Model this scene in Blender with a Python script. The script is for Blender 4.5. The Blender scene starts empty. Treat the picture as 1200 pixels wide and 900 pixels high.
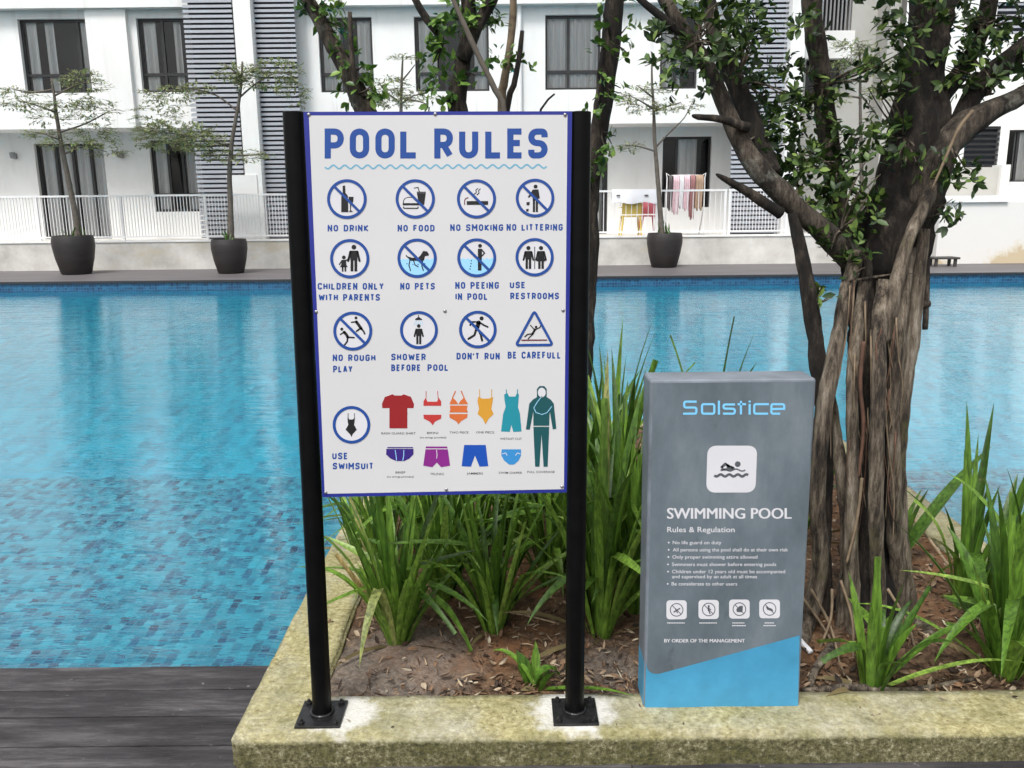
import bpy, bmesh, math, random
from mathutils import Vector, Matrix, noise as mnoise
R = math.radians
rng = random.Random(7)
C = bpy.context.scene.collection
scene = bpy.context.scene

# ---------------------------------------------------------------- camera
CAM_H, PITCH, ROLL, F = 1.488, R(12.13), R(0.55), 1000.0      # F in pixels of a 1200-wide picture
cam_d = bpy.data.cameras.new('camera'); cam = bpy.data.objects.new('camera', cam_d); C.objects.link(cam)
cam_d.sensor_fit = 'HORIZONTAL'; cam_d.sensor_width = 36.0; cam_d.lens = 36.0 * F / 1200
cam_d.clip_start = 0.05; cam_d.clip_end = 2000
cam.matrix_world = Matrix.Translation((0, 0, CAM_H)) @ Matrix.Rotation(R(90) - PITCH, 4, 'X') @ Matrix.Rotation(-ROLL, 4, 'Z')
scene.camera = cam

# ---------------------------------------------------------------- sky, sun, exposure
SUN_EL, SUN_AZ = R(58), R(205)          # azimuth clockwise from +Y: the sun stands behind the photographer, to the left
w = bpy.data.worlds.new('World'); scene.world = w; w.use_nodes = True
nt = w.node_tree; nt.nodes.clear()
sky = nt.nodes.new('ShaderNodeTexSky'); sky.sky_type = 'NISHITA'; sky.sun_disc = False
sky.sun_elevation = SUN_EL; sky.sun_rotation = SUN_AZ; sky.dust_density = 4.0; sky.air_density = 1.3
hs = nt.nodes.new('ShaderNodeHueSaturation'); hs.inputs['Saturation'].default_value = 0.15
bg = nt.nodes.new('ShaderNodeBackground'); bg.inputs['Strength'].default_value = 0.115
wo = nt.nodes.new('ShaderNodeOutputWorld')
nt.links.new(sky.outputs[0], hs.inputs['Color']); nt.links.new(hs.outputs[0], bg.inputs[0]); nt.links.new(bg.outputs[0], wo.inputs[0])
sun_d = bpy.data.lights.new('sun', 'SUN'); sun_d.energy = 1.5; sun_d.angle = R(15); sun_d.color = (1.0, 0.965, 0.92)
sun = bpy.data.objects.new('sun', sun_d); C.objects.link(sun)
sd = Vector((math.sin(SUN_AZ) * math.cos(SUN_EL), math.cos(SUN_AZ) * math.cos(SUN_EL), math.sin(SUN_EL)))
sun.rotation_euler = sd.to_track_quat('Z', 'Y').to_euler(); sun.location = sd * 40
scene.view_settings.view_transform = 'Standard'; scene.view_settings.look = 'None'
scene.view_settings.gamma = 1.0; scene.view_settings.use_curve_mapping = False
scene.view_settings.exposure = 0.86
cy = scene.cycles
cy.use_denoising = True; cy.denoiser = 'OPENIMAGEDENOISE'; cy.denoising_input_passes = 'RGB_ALBEDO_NORMAL'
cy.max_bounces = 10; cy.transmission_bounces = 8; cy.transparent_max_bounces = 12; cy.glossy_bounces = 4; cy.diffuse_bounces = 3
cy.sample_clamp_indirect = 8.0; cy.caustics_refractive = True; cy.caustics_reflective = False; cy.blur_glossy = 0.3

# ---------------------------------------------------------------- measuring: a photo pixel (1200x900) to a point in the place
FW = Vector((0, math.cos(PITCH), -math.sin(PITCH))); UP = Vector((0, math.sin(PITCH), math.cos(PITCH))); RT = Vector((1, 0, 0))
EYE = Vector((0, 0, CAM_H))
def ray(px, py):
    u, v = (px - 600) / F, (450 - py) / F
    a = u * math.cos(ROLL) + v * math.sin(ROLL); b = -u * math.sin(ROLL) + v * math.cos(ROLL)
    return FW + RT * a + UP * b
def G(px, py, z=0.0):
    d = ray(px, py); return EYE + d * ((z - CAM_H) / d.z)
def V(px, py, y):
    d = ray(px, py); return EYE + d * (y / d.y)
def pxsize(r, y):                        # a length of r photo pixels at distance y, in metres
    return r / F * y * 1.02

# ---------------------------------------------------------------- materials
def lin(r, g, b):
    f = lambda c: c / 255 / 12.92 if c / 255 <= 0.04045 else ((c / 255 + 0.055) / 1.055) ** 2.4
    return (f(r), f(g), f(b), 1)
def newmat(name):
    m = bpy.data.materials.new(name); m.use_nodes = True; nt = m.node_tree
    return m, nt, nt.nodes['Principled BSDF']
def N(nt, t, **kw):
    n = nt.nodes.new(t)
    for k, v in kw.items():
        if k in n.inputs: n.inputs[k].default_value = v
        else: setattr(n, k, v)
    return n
def noise(nt, scale, detail=5, rough=0.6, vec=None, stretch=None):
    g = nt.nodes.new('ShaderNodeNewGeometry')
    out = vec or g.outputs['Position']
    if stretch:
        mp = nt.nodes.new('ShaderNodeMapping'); mp.inputs['Scale'].default_value = stretch
        nt.links.new(out, mp.inputs[0]); out = mp.outputs[0]
    n = N(nt, 'ShaderNodeTexNoise', Scale=scale, Detail=detail, Roughness=rough)
    nt.links.new(out, n.inputs['Vector'])
    return n.outputs['Fac']
def ramp(nt, fac, stops):
    r = nt.nodes.new('ShaderNodeValToRGB'); e = r.color_ramp.elements
    while len(e) < len(stops): e.new(0.5)
    for i, (p, c) in enumerate(stops):
        e[i].position = p; e[i].color = c if len(c) == 4 else (*c, 1)
    nt.links.new(fac, r.inputs[0]); return r.outputs[0]
def mix(nt, fac, a, b, mode='MIX'):
    n = nt.nodes.new('ShaderNodeMix'); n.data_type = 'RGBA'; n.blend_type = mode
    for s, i in ((fac, 0), (a, 6), (b, 7)):
        if hasattr(s, 'is_linked') or hasattr(s, 'links'): nt.links.new(s, n.inputs[i])
        else: n.inputs[i].default_value = s
    return n.outputs[2]
def maprange(nt, v, a, b, c, d):
    n = nt.nodes.new('ShaderNodeMapRange'); nt.links.new(v, n.inputs[0])
    for i, x in enumerate((a, b, c, d)): n.inputs[i + 1].default_value = x
    return n.outputs[0]
def bump(nt, bs, h, strength, dist):
    b = nt.nodes.new('ShaderNodeBump'); b.inputs['Strength'].default_value = strength; b.inputs['Distance'].default_value = dist
    nt.links.new(h, b.inputs['Height']); nt.links.new(b.outputs[0], bs.inputs['Normal']); return b
def pm(name, col, rough=0.6, var=0.2, scale=6, bmp=0.0, bscale=60, metal=0.0, spec=0.5, island=0.0, stretch=None):
    m, nt, bs = newmat(name)
    c2 = tuple(x * (1 - var) for x in col[:3]) + (1,); c1 = tuple(min(1, x * (1 + var)) for x in col[:3]) + (1,)
    f = noise(nt, scale, stretch=stretch)
    c = ramp(nt, f, [(0.3, c2), (0.7, c1)])
    if island:
        g = nt.nodes.new('ShaderNodeNewGeometry')
        v = maprange(nt, g.outputs['Random Per Island'], 0, 1, 1 - island, 1 + island)
        h = N(nt, 'ShaderNodeHueSaturation'); nt.links.new(v, h.inputs['Value']); nt.links.new(c, h.inputs['Color']); c = h.outputs[0]
    nt.links.new(c, bs.inputs['Base Color'])
    bs.inputs['Roughness'].default_value = rough; bs.inputs['Metallic'].default_value = metal
    bs.inputs['Specular IOR Level'].default_value = spec
    if bmp: bump(nt, bs, noise(nt, bscale, 4, stretch=stretch), 0.6, bmp)
    return m
M = {}
M['print_blue'] = pm('print_blue', lin(24, 68, 142), 0.45, 0.05)
M['wave_teal'] = pm('wave_teal', lin(104, 164, 190), 0.45, 0.05)
M['print_black'] = pm('print_black', (0.008, 0.008, 0.010, 1), 0.45, 0.05)
M['print_lightblue'] = pm('print_lightblue', lin(150, 205, 238), 0.45, 0.05)
M['print_white'] = pm('print_white', lin(206, 206, 211), 0.45, 0.03)
for k, c in dict(red=(168, 32, 38), coral=(214, 62, 60), orange=(236, 122, 62), yellow=(236, 172, 58), teal=(34, 158, 178),
                 darkgreen=(22, 92, 98), violet=(62, 36, 140), magenta=(150, 40, 150), royal=(20, 86, 196), sky=(62, 158, 230), darkred=(120, 40, 60)).items():
    M[k] = pm('print_' + k, lin(*[x * .84 for x in c]), 0.45, 0.05)
M['board_white'] = pm('board_white', lin(200, 200, 202), 0.4, 0.025, 3)
M['border_blue'] = pm('border_blue', lin(32, 42, 132), 0.4, 0.05)
M['black_paint'] = pm('black_paint', (0.0035, 0.0035, 0.004, 1), 0.34, 0.3, 20, 0.0003, 90, spec=0.12)
M['plate_steel'] = pm('plate_steel', (0.012, 0.012, 0.013, 1), 0.28, 0.8, 30, 0.0015, 60, spec=0.45)
M['screw'] = pm('screw', (0.35, 0.35, 0.37, 1), 0.35, 0.2, 30, metal=0.8)

# white render of the apartment building, faintly streaked
m, nt, bs = newmat('white_render'); M['white_render'] = m
c = ramp(nt, noise(nt, 1.2, 6, stretch=(1, 1, 0.35)), [(0.3, (0.70, 0.70, 0.69)), (0.62, (0.80, 0.80, 0.79))])
c = mix(nt, ramp(nt, noise(nt, 5, 6, 0.65, stretch=(1, 1, 0.07)), [(0.56, (0, 0, 0)), (0.74, (.55, .55, .55))]), c, (0.50, 0.49, 0.46, 1))
nt.links.new(c, bs.inputs['Base Color']); bs.inputs['Roughness'].default_value = 0.85; bump(nt, bs, noise(nt, 40), 0.3, 0.004)
M['grey_render'] = pm('grey_render', (0.42, 0.415, 0.39, 1), 0.9, 0.06, 2, 0.003, 40)
# low walls: pale concrete with cream and rust stains near the deck
m, nt, bs = newmat('stained_concrete'); M['stained_concrete'] = m
c = ramp(nt, noise(nt, 1.6, 7, 0.65), [(0.32, (0.40, 0.39, 0.365)), (0.5, (0.54, 0.53, 0.50)), (0.68, (0.66, 0.65, 0.62))])
c = mix(nt, ramp(nt, noise(nt, 0.9, 5, stretch=(1, 1, 2.0)), [(0.56, (0, 0, 0)), (0.7, (.7, .7, .7))]), c, (0.50, 0.44, 0.32, 1))
nt.links.new(c, bs.inputs['Base Color']); bs.inputs['Roughness'].default_value = 0.9; bump(nt, bs, noise(nt, 30), 0.4, 0.004)
m, nt, bs = newmat('terrace_render'); M['terrace_render'] = m
g = nt.nodes.new('ShaderNodeNewGeometry'); sx = nt.nodes.new('ShaderNodeSeparateXYZ'); nt.links.new(g.outputs['Position'], sx.inputs[0])
hf = maprange(nt, sx.outputs['Z'], 0.12, 0.75, 1, 0)
ad = N(nt, 'ShaderNodeMath', operation='MULTIPLY_ADD'); nt.links.new(noise(nt, 1.3, 6, 0.65), ad.inputs[0]); ad.inputs[1].default_value = 1.9; hx = N(nt, 'ShaderNodeMath', operation='MULTIPLY_ADD'); nt.links.new(hf, hx.inputs[0]); hx.inputs[1].default_value = 0.65; nt.links.new(maprange(nt, sx.outputs['X'], 9.0, 11.5, -0.75, -0.1), hx.inputs[2]); nt.links.new(hx.outputs[0], ad.inputs[2])
c = ramp(nt, ad.outputs[0], [(0.74, (0.70, 0.69, 0.67)), (0.9, (0.66, 0.62, 0.53)), (1.0, (0.54, 0.45, 0.31))])
nt.links.new(c, bs.inputs['Base Color']); bs.inputs['Roughness'].default_value = 0.9
M['frame_dark'] = pm('frame_dark', (0.018, 0.018, 0.02, 1), 0.4, 0.1)
M['curtain'] = pm('curtain', (0.90, 0.88, 0.86, 1), 0.9, 0.2, 9, stretch=(1, 1, 0.05))
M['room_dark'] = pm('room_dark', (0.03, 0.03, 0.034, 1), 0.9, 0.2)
M['louvre_grey'] = pm('louvre_grey', lin(164, 167, 175), 0.5, 0.06)
M['louvre_back'] = pm('louvre_back', (0.075, 0.08, 0.095, 1), 0.8, 0.1)
M['rail_white'] = pm('rail_white', (0.74, 0.74, 0.74, 1), 0.5, 0.04)
m, nt, bs = newmat('window_glass'); M['window_glass'] = m
tr = N(nt, 'ShaderNodeBsdfTransparent'); gl = N(nt, 'ShaderNodeBsdfGlossy', Roughness=0.02); fr = N(nt, 'ShaderNodeFresnel', IOR=1.52); mx = N(nt, 'ShaderNodeMixShader')
tr.inputs[0].default_value = (0.96, 0.97, 0.97, 1)
nt.links.new(fr.outputs[0], mx.inputs[0]); nt.links.new(tr.outputs[0], mx.inputs[1]); nt.links.new(gl.outputs[0], mx.inputs[2]); nt.links.new(mx.outputs[0], nt.nodes['Material Output'].inputs[0])

# pool water: clear, rippled
m, nt, bs = newmat('pool_water'); M['pool_water'] = m
bs.inputs['Base Color'].default_value = (0.84, 0.98, 1.0, 1); bs.inputs['Transmission Weight'].default_value = 1.0
bs.inputs['IOR'].default_value = 1.46; bs.inputs['Roughness'].default_value = 0.015
a1 = noise(nt, 6.0, 2, 0.5, stretch=(0.17, 1.3, 1)); a2 = noise(nt, 30.0, 2, 0.55, stretch=(0.3, 1.1, 1)); a3 = noise(nt, 1.1, 2)
s1 = N(nt, 'ShaderNodeMath', operation='MULTIPLY_ADD'); nt.links.new(a2, s1.inputs[0]); s1.inputs[1].default_value = 0.42; nt.links.new(a1, s1.inputs[2])
s2 = N(nt, 'ShaderNodeMath', operation='MULTIPLY'); nt.links.new(s1.outputs[0], s2.inputs[0]); nt.links.new(maprange(nt, a3, 0.3, 0.7, 0.6, 1.1), s2.inputs[1])
bump(nt, bs, s2.outputs[0], 1.0, 0.0085)
def tile_mat(name, cols, size, groutc, roughs=0.35, bands=None):
    m, nt, bs = newmat(name)
    g = nt.nodes.new('ShaderNodeNewGeometry'); sep = nt.nodes.new('ShaderNodeSeparateXYZ'); nt.links.new(g.outputs['Position'], sep.inputs[0])
    ad = N(nt, 'ShaderNodeMath', operation='ADD'); nt.links.new(sep.outputs['Y'], ad.inputs[0]); nt.links.new(sep.outputs['Z'], ad.inputs[1])
    cb = nt.nodes.new('ShaderNodeCombineXYZ'); nt.links.new(sep.outputs['X'], cb.inputs[0]); nt.links.new(ad.outputs[0], cb.inputs[1])
    sc = N(nt, 'ShaderNodeVectorMath', operation='SCALE'); sc.inputs['Scale'].default_value = 1 / size; nt.links.new(cb.outputs[0], sc.inputs[0])
    fl = N(nt, 'ShaderNodeVectorMath', operation='FLOOR'); nt.links.new(sc.outputs[0], fl.inputs[0])
    wn = N(nt, 'ShaderNodeTexWhiteNoise', noise_dimensions='2D'); nt.links.new(fl.outputs[0], wn.inputs['Vector'])
    c = ramp(nt, wn.outputs['Value'], [(i / (len(cols) - 1), k) for i, k in enumerate(cols)])
    frc = N(nt, 'ShaderNodeVectorMath', operation='FRACTION'); nt.links.new(sc.outputs[0], frc.inputs[0])
    sf = nt.nodes.new('ShaderNodeSeparateXYZ'); nt.links.new(frc.outputs[0], sf.inputs[0])
    mn = N(nt, 'ShaderNodeMath', operation='MINIMUM'); nt.links.new(sf.outputs[0], mn.inputs[0]); nt.links.new(sf.outputs[1], mn.inputs[1])
    lt = N(nt, 'ShaderNodeMath', operation='LESS_THAN'); nt.links.new(mn.outputs[0], lt.inputs[0]); lt.inputs[1].default_value = 0.10
    c = mix(nt, lt.outputs[0], c, groutc)
    nt.links.new(c, bs.inputs['Base Color']); bs.inputs['Roughness'].default_value = roughs
    return m
M['pool_tile_deep'] = tile_mat('pool_tile_deep', [(0.002, 0.17, 0.34), (0.004, 0.42, 0.62), (0.008, 0.52, 0.72), (0.003, 0.31, 0.50)], 0.075, (0.004, 0.41, 0.60, 1))
M['pool_tile_shallow'] = tile_mat('pool_tile_shallow', [(0.003, 0.04, 0.12), (0.02, 0.35, 0.51), (0.04, 0.47, 0.62), (0.008, 0.11, 0.25), (0.025, 0.40, 0.56), (0.003, 0.05, 0.15)], 0.038, (0.025, 0.34, 0.50, 1))
M['pool_tile_band'] = tile_mat('pool_tile_band', [(0.006, 0.03, 0.08), (0.012, 0.075, 0.16), (0.02, 0.12, 0.22)], 0.05, (0.05, 0.16, 0.28, 1))

# deck boards
m, nt, bs = newmat('deck_boards'); M['deck_boards'] = m
g = nt.nodes.new('ShaderNodeNewGeometry')
c = ramp(nt, noise(nt, 14, 9, 0.78, stretch=(0.13, 1, 1)), [(0.32, (0.012, 0.011, 0.012)), (0.5, (0.042, 0.039, 0.042)), (0.68, (0.13, 0.122, 0.127))])
hsn = N(nt, 'ShaderNodeHueSaturation'); nt.links.new(maprange(nt, g.outputs['Random Per Island'], 0, 1, 0.75, 1.2), hsn.inputs['Value']); nt.links.new(c, hsn.inputs['Color'])
c = mix(nt, ramp(nt, noise(nt, 34, 4, 0.7), [(0.66, (0, 0, 0)), (0.74, (1, 1, 1))]), hsn.outputs[0], (0.22, 0.22, 0.215, 1))
nt.links.new(c, bs.inputs['Base Color'])
nt.links.new(maprange(nt, noise(nt, 2.2, 5, 0.6), 0.35, 0.65, 0.42, 0.85), bs.inputs['Roughness']); bs.inputs['Specular IOR Level'].default_value = 0.3
bump(nt, bs, noise(nt, 70, 7, 0.75, stretch=(0.1, 1, 1)), 0.9, 0.005)
M['deck_far'] = pm('deck_far', (0.11, 0.10, 0.105, 1), 0.55, 0.25, 4, stretch=(0.2, 1, 1))
M['coping_dark'] = pm('coping_dark', (0.02, 0.022, 0.026, 1), 0.5, 0.2)
M['earth'] = pm('earth', (0.10, 0.095, 0.08, 1), 0.95, 0.3, 0.5)

# mossy concrete kerb; KERB_DUST is filled with the cement splashes around the post plates
KERB_DUST = [(-0.475, 2.135, 0.080), (0.165, 2.15, 0.105)]
m, nt, bs = newmat('mossy_concrete'); M['mossy_concrete'] = m
g = nt.nodes.new('ShaderNodeNewGeometry')
c = ramp(nt, noise(nt, 55, 8, 0.75), [(0.3, (0.10, 0.083, 0.032)), (0.43, (0.28, 0.245, 0.11)), (0.56, (0.44, 0.40, 0.21)), (0.7, (0.64, 0.61, 0.44))])
moss = ramp(nt, noise(nt, 7, 7, 0.7), [(0.42, (0, 0, 0)), (0.62, (1, 1, 1))])
mossf = N(nt, 'ShaderNodeMath', operation='MULTIPLY'); nt.links.new(moss, mossf.inputs[0]); mossf.inputs[1].default_value = 0.5
worn = N(nt, 'ShaderNodeMath', operation='MULTIPLY'); nt.links.new(ramp(nt, noise(nt, 3.3, 8, 0.72), [(0.45, (0, 0, 0)), (0.62, (1, 1, 1))]), worn.inputs[0]); worn.inputs[1].default_value = 0.6
c = mix(nt, worn.outputs[0], c, ramp(nt, noise(nt, 70, 7, 0.75), [(0.32, (0.20, 0.19, 0.15)), (0.5, (0.42, 0.41, 0.345)), (0.68, (0.62, 0.61, 0.55))]))
c = mix(nt, ramp(nt, noise(nt, 13, 9, 0.8), [(0.55, (0, 0, 0)), (0.68, (.8, .8, .8))]), c, (0.085, 0.078, 0.032, 1))
c = mix(nt, mossf.outputs[0], c, ramp(nt, noise(nt, 90, 6, 0.7), [(0.3, (0.085, 0.082, 0.026)), (0.7, (0.26, 0.25, 0.10))]))
sn = nt.nodes.new('ShaderNodeSeparateXYZ'); nt.links.new(g.outputs['Position'], sn.inputs[0]); rg = N(nt, 'ShaderNodeMath', operation='MULTIPLY_ADD'); nt.links.new(noise(nt, 45, 6, 0.7), rg.inputs[0]); rg.inputs[1].default_value = 0.03; nt.links.new(sn.outputs['Z'], rg.inputs[2])
side = maprange(nt, rg.outputs[0], 0.084, 0.100, 1, 0)                      # the old weathered faces of the kerb
vor = N(nt, 'ShaderNodeTexVoronoi', Scale=70.0); wv = N(nt, 'ShaderNodeVectorMath', operation='MULTIPLY_ADD'); nzc = N(nt, 'ShaderNodeTexNoise', Scale=28.0, Detail=5.0); nt.links.new(g.outputs['Position'], nzc.inputs['Vector']); nt.links.new(nzc.outputs['Color'], wv.inputs[0]); wv.inputs[1].default_value = (.05, .05, .05); nt.links.new(g.outputs['Position'], wv.inputs[2]); nt.links.new(wv.outputs[0], vor.inputs['Vector'])
pebble = ramp(nt, noise(nt, 62, 10, 0.85), [(0.38, (0.022, 0.02, 0.008)), (0.48, (0.11, 0.10, 0.042)), (0.57, (0.27, 0.25, 0.14)), (0.64, (0.60, 0.58, 0.47))])
pebble = mix(nt, ramp(nt, noise(nt, 9, 7, 0.75), [(0.44, (0, 0, 0)), (0.58, (.85, .85, .85))]), pebble, ramp(nt, noise(nt, 80, 7, 0.8), [(0.4, (0.020, 0.022, 0.006)), (0.65, (0.16, 0.15, 0.05))]))
c = mix(nt, side, c, pebble)
for x, y, r in KERB_DUST:
    dv = N(nt, 'ShaderNodeVectorMath', operation='DISTANCE'); nt.links.new(g.outputs['Position'], dv.inputs[0]); dv.inputs[1].default_value = (x, y, 0.09)
    ma = N(nt, 'ShaderNodeMath', operation='MULTIPLY_ADD'); nt.links.new(noise(nt, 22, 6, 0.65), ma.inputs[0]); ma.inputs[1].default_value = -0.16; nt.links.new(dv.outputs[1], ma.inputs[2])
    c = mix(nt, maprange(nt, ma.outputs[0], r - 0.10, r - 0.055, 0.88, 0), c, mix(nt, side, (0.66, 0.65, 0.62, 1), c))
nt.links.new(c, bs.inputs['Base Color']); bs.inputs['Roughness'].default_value = 0.95
ad = N(nt, 'ShaderNodeMath', operation='MULTIPLY_ADD'); nt.links.new(vor.outputs['Distance'], ad.inputs[0]); ad.inputs[1].default_value = -0.25; nt.links.new(noise(nt, 110, 6, 0.75), ad.inputs[2])
bump(nt, bs, ad.outputs[0], 0.9, 0.006)

# soil with a grey patch of spilled cement near the left post
m, nt, bs = newmat('soil'); M['soil'] = m
g = nt.nodes.new('ShaderNodeNewGeometry')
c = ramp(nt, noise(nt, 30, 8, 0.75), [(0.34, (0.03, 0.017, 0.009)), (0.5, (0.12, 0.07, 0.038)), (0.66, (0.27, 0.175, 0.10))])
c = mix(nt, ramp(nt, noise(nt, 4, 4), [(0.5, (0, 0, 0)), (0.68, (1, 1, 1))]), c, (0.24, 0.11, 0.045, 1))
for x, y, r in ((-0.37, 2.40, 0.24), (0.27, 2.36, 0.12)):
    dv = N(nt, 'ShaderNodeVectorMath', operation='DISTANCE'); nt.links.new(g.outputs['Position'], dv.inputs[0]); dv.inputs[1].default_value = (x, y, 0.09)
    ma = N(nt, 'ShaderNodeMath', operation='MULTIPLY_ADD'); nt.links.new(noise(nt, 14, 7, 0.7), ma.inputs[0]); ma.inputs[1].default_value = -0.36; nt.links.new(dv.outputs[1], ma.inputs[2])
    c = mix(nt, maprange(nt, ma.outputs[0], r - 0.26, r - 0.10, 0.5, 0), c, ramp(nt, noise(nt, 60, 6, 0.7), [(0.3, (0.13, 0.115, 0.10)), (0.55, (0.27, 0.25, 0.225)), (0.75, (0.42, 0.40, 0.37))]))
nt.links.new(c, bs.inputs['Base Color']); bs.inputs['Roughness'].default_value = 1.0
bump(nt, bs, noise(nt, 70, 8, 0.75), 1.0, 0.015)

# plants
def leafmat(name, stops, rough=0.4, trans=0.25, vein=False):
    m, nt, bs = newmat(name)
    g = nt.nodes.new('ShaderNodeNewGeometry')
    c = ramp(nt, g.outputs['Random Per Island'], stops)
    c = mix(nt, 0.5, c, ramp(nt, noise(nt, 25, 3), [(0.3, (0.55, 0.55, 0.55)), (0.7, (1.25, 1.25, 1.1))]), 'MULTIPLY')
    if vein:
        v = noise(nt, 95, 4, 0.6, stretch=(1, 1, 0.07)); c = mix(nt, 1.0, c, ramp(nt, v, [(0.32, (0.42, 0.45, 0.4)), (0.5, (0.95, 0.95, 0.9)), (0.68, (1.5, 1.45, 1.3))]), 'MULTIPLY')
        c = mix(nt, ramp(nt, noise(nt, 16, 6, 0.7), [(0.64, (0, 0, 0)), (0.72, (.75, .75, .75))]), c, (0.20, 0.19, 0.07, 1)); bump(nt, bs, v, 0.5, 0.002)
    nt.links.new(c, bs.inputs['Base Color']); bs.inputs['Roughness'].default_value = rough
    tl = nt.nodes.new('ShaderNodeBsdfTranslucent'); nt.links.new(c, tl.inputs[0])
    mx = N(nt, 'ShaderNodeMixShader'); mx.inputs[0].default_value = trans
    nt.links.new(bs.outputs[0], mx.inputs[1]); nt.links.new(tl.outputs[0], mx.inputs[2]); nt.links.new(mx.outputs[0], nt.nodes['Material Output'].inputs[0])
    return m
M['strap_leaf'] = leafmat('strap_leaf', [(0, (0.035, 0.085, 0.012)), (0.3, (0.085, 0.185, 0.024)), (0.7, (0.17, 0.31, 0.045)), (0.92, (0.28, 0.42, 0.09)), (0.97, (0.34, 0.36, 0.14)), (1, (0.34, 0.24, 0.11))], 0.42, 0.3, True)
M['fig_leaf'] = leafmat('fig_leaf', [(0, (0.012, 0.028, 0.008)), (0.4, (0.032, 0.068, 0.016)), (0.75, (0.075, 0.14, 0.03)), (1, (0.22, 0.32, 0.075))], 0.5, 0.25)
M['shrub_leaf'] = leafmat('shrub_leaf', [(0, (0.03, 0.08, 0.012)), (0.5, (0.075, 0.17, 0.025)), (1, (0.22, 0.36, 0.07))], 0.4, 0.3)
M['pot_leaf'] = leafmat('pot_leaf', [(0, (0.14, 0.18, 0.07)), (0.5, (0.24, 0.29, 0.12)), (1, (0.36, 0.41, 0.20))], 0.6, 0.35)
M['litter'] = leafmat('litter', [(0, (0.02, 0.012, 0.008)), (0.35, (0.09, 0.045, 0.024)), (0.65, (0.20, 0.115, 0.065)), (0.88, (0.32, 0.23, 0.155)), (1, (0.52, 0.46, 0.36))], 0.8, 0.05)
M['dry_leaf'] = leafmat('dry_leaf', [(0, (0.10, 0.075, 0.03)), (1, (0.24, 0.19, 0.09))], 0.8, 0.2)
M['twig_wood'] = pm('twig_wood', (0.34, 0.25, 0.16, 1), 0.85, 0.3, 30)
m, nt, bs = newmat('bark'); M['bark'] = m
c = ramp(nt, noise(nt, 26, 9, 0.78, stretch=(1, 1, 0.14)), [(0.37, (0.006, 0.004, 0.003)), (0.45, (0.06, 0.045, 0.032)), (0.55, (0.21, 0.17, 0.125)), (0.68, (0.46, 0.41, 0.34))])
c = mix(nt, ramp(nt, noise(nt, 5, 5, 0.7), [(0.55, (0, 0, 0)), (0.7, (0.7, 0.7, 0.7))]), c, (0.13, 0.125, 0.05, 1))
nt.links.new(c, bs.inputs['Base Color']); bs.inputs['Roughness'].default_value = 0.9
bump(nt, bs, noise(nt, 32, 9, 0.8, stretch=(1, 1, 0.16)), 1.0, 0.02)
m, nt, bs = newmat('bark_dark'); M['bark_dark'] = m
c = ramp(nt, noise(nt, 22, 8, 0.75, stretch=(1, 1, 0.3)), [(0.38, (0.003, 0.002, 0.0015)), (0.5, (0.018, 0.013, 0.009)), (0.6, (0.07, 0.053, 0.04)), (0.74, (0.22, 0.18, 0.14))])
nt.links.new(c, bs.inputs['Base Color']); bs.inputs['Roughness'].default_value = 0.95
bump(nt, bs, noise(nt, 34, 9, 0.8, stretch=(1, 1, 0.2)), 1.0, 0.024)
m, nt, bs = newmat('bark_core_shaded'); M['bark_core_shaded'] = m  # core bark near black: shade of the gaps between stems put into its colour
c = ramp(nt, noise(nt, 22, 8, 0.75, stretch=(1, 1, 0.3)), [(0.4, (0.003, 0.002, 0.0015)), (0.6, (0.022, 0.016, 0.012)), (0.8, (0.09, 0.07, 0.05))])
nt.links.new(c, bs.inputs['Base Color']); bs.inputs['Roughness'].default_value = 1.0
bump(nt, bs, noise(nt, 34, 9, 0.8, stretch=(1, 1, 0.3)), 1.0, 0.03)
m, nt, bs = newmat('bark_limb'); M['bark_limb'] = m
c = ramp(nt, noise(nt, 26, 9, 0.78, stretch=(1, 1, 0.25)), [(0.36, (0.005, 0.004, 0.003)), (0.47, (0.035, 0.026, 0.019)), (0.57, (0.11, 0.088, 0.066)), (0.7, (0.27, 0.235, 0.19))])
c = mix(nt, ramp(nt, noise(nt, 6, 6, 0.7), [(0.58, (0, 0, 0)), (0.66, (.8, .8, .8))]), c, ramp(nt, noise(nt, 60, 5, 0.7), [(0.35, (0.05, 0.05, 0.035)), (0.65, (0.33, 0.33, 0.28))]))
nt.links.new(c, bs.inputs['Base Color']); bs.inputs['Roughness'].default_value = 0.95
bump(nt, bs, noise(nt, 38, 9, 0.82, stretch=(1, 1, 0.35)), 1.0, 0.02)
M['root_pale'] = pm('root_pale', (0.17, 0.125, 0.08, 1), 0.85, 0.4, 25, 0.002, 80)
M['root_red'] = pm('root_red', (0.10, 0.05, 0.032, 1), 0.85, 0.4, 25)
M['pot_bark'] = pm('pot_bark', (0.10, 0.085, 0.07, 1), 0.9, 0.3, 15)
M['pot_clay'] = pm('pot_clay', (0.022, 0.018, 0.018, 1), 0.5, 0.3, 3, 0.004, 20, stretch=(1, 1, 4))
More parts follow.
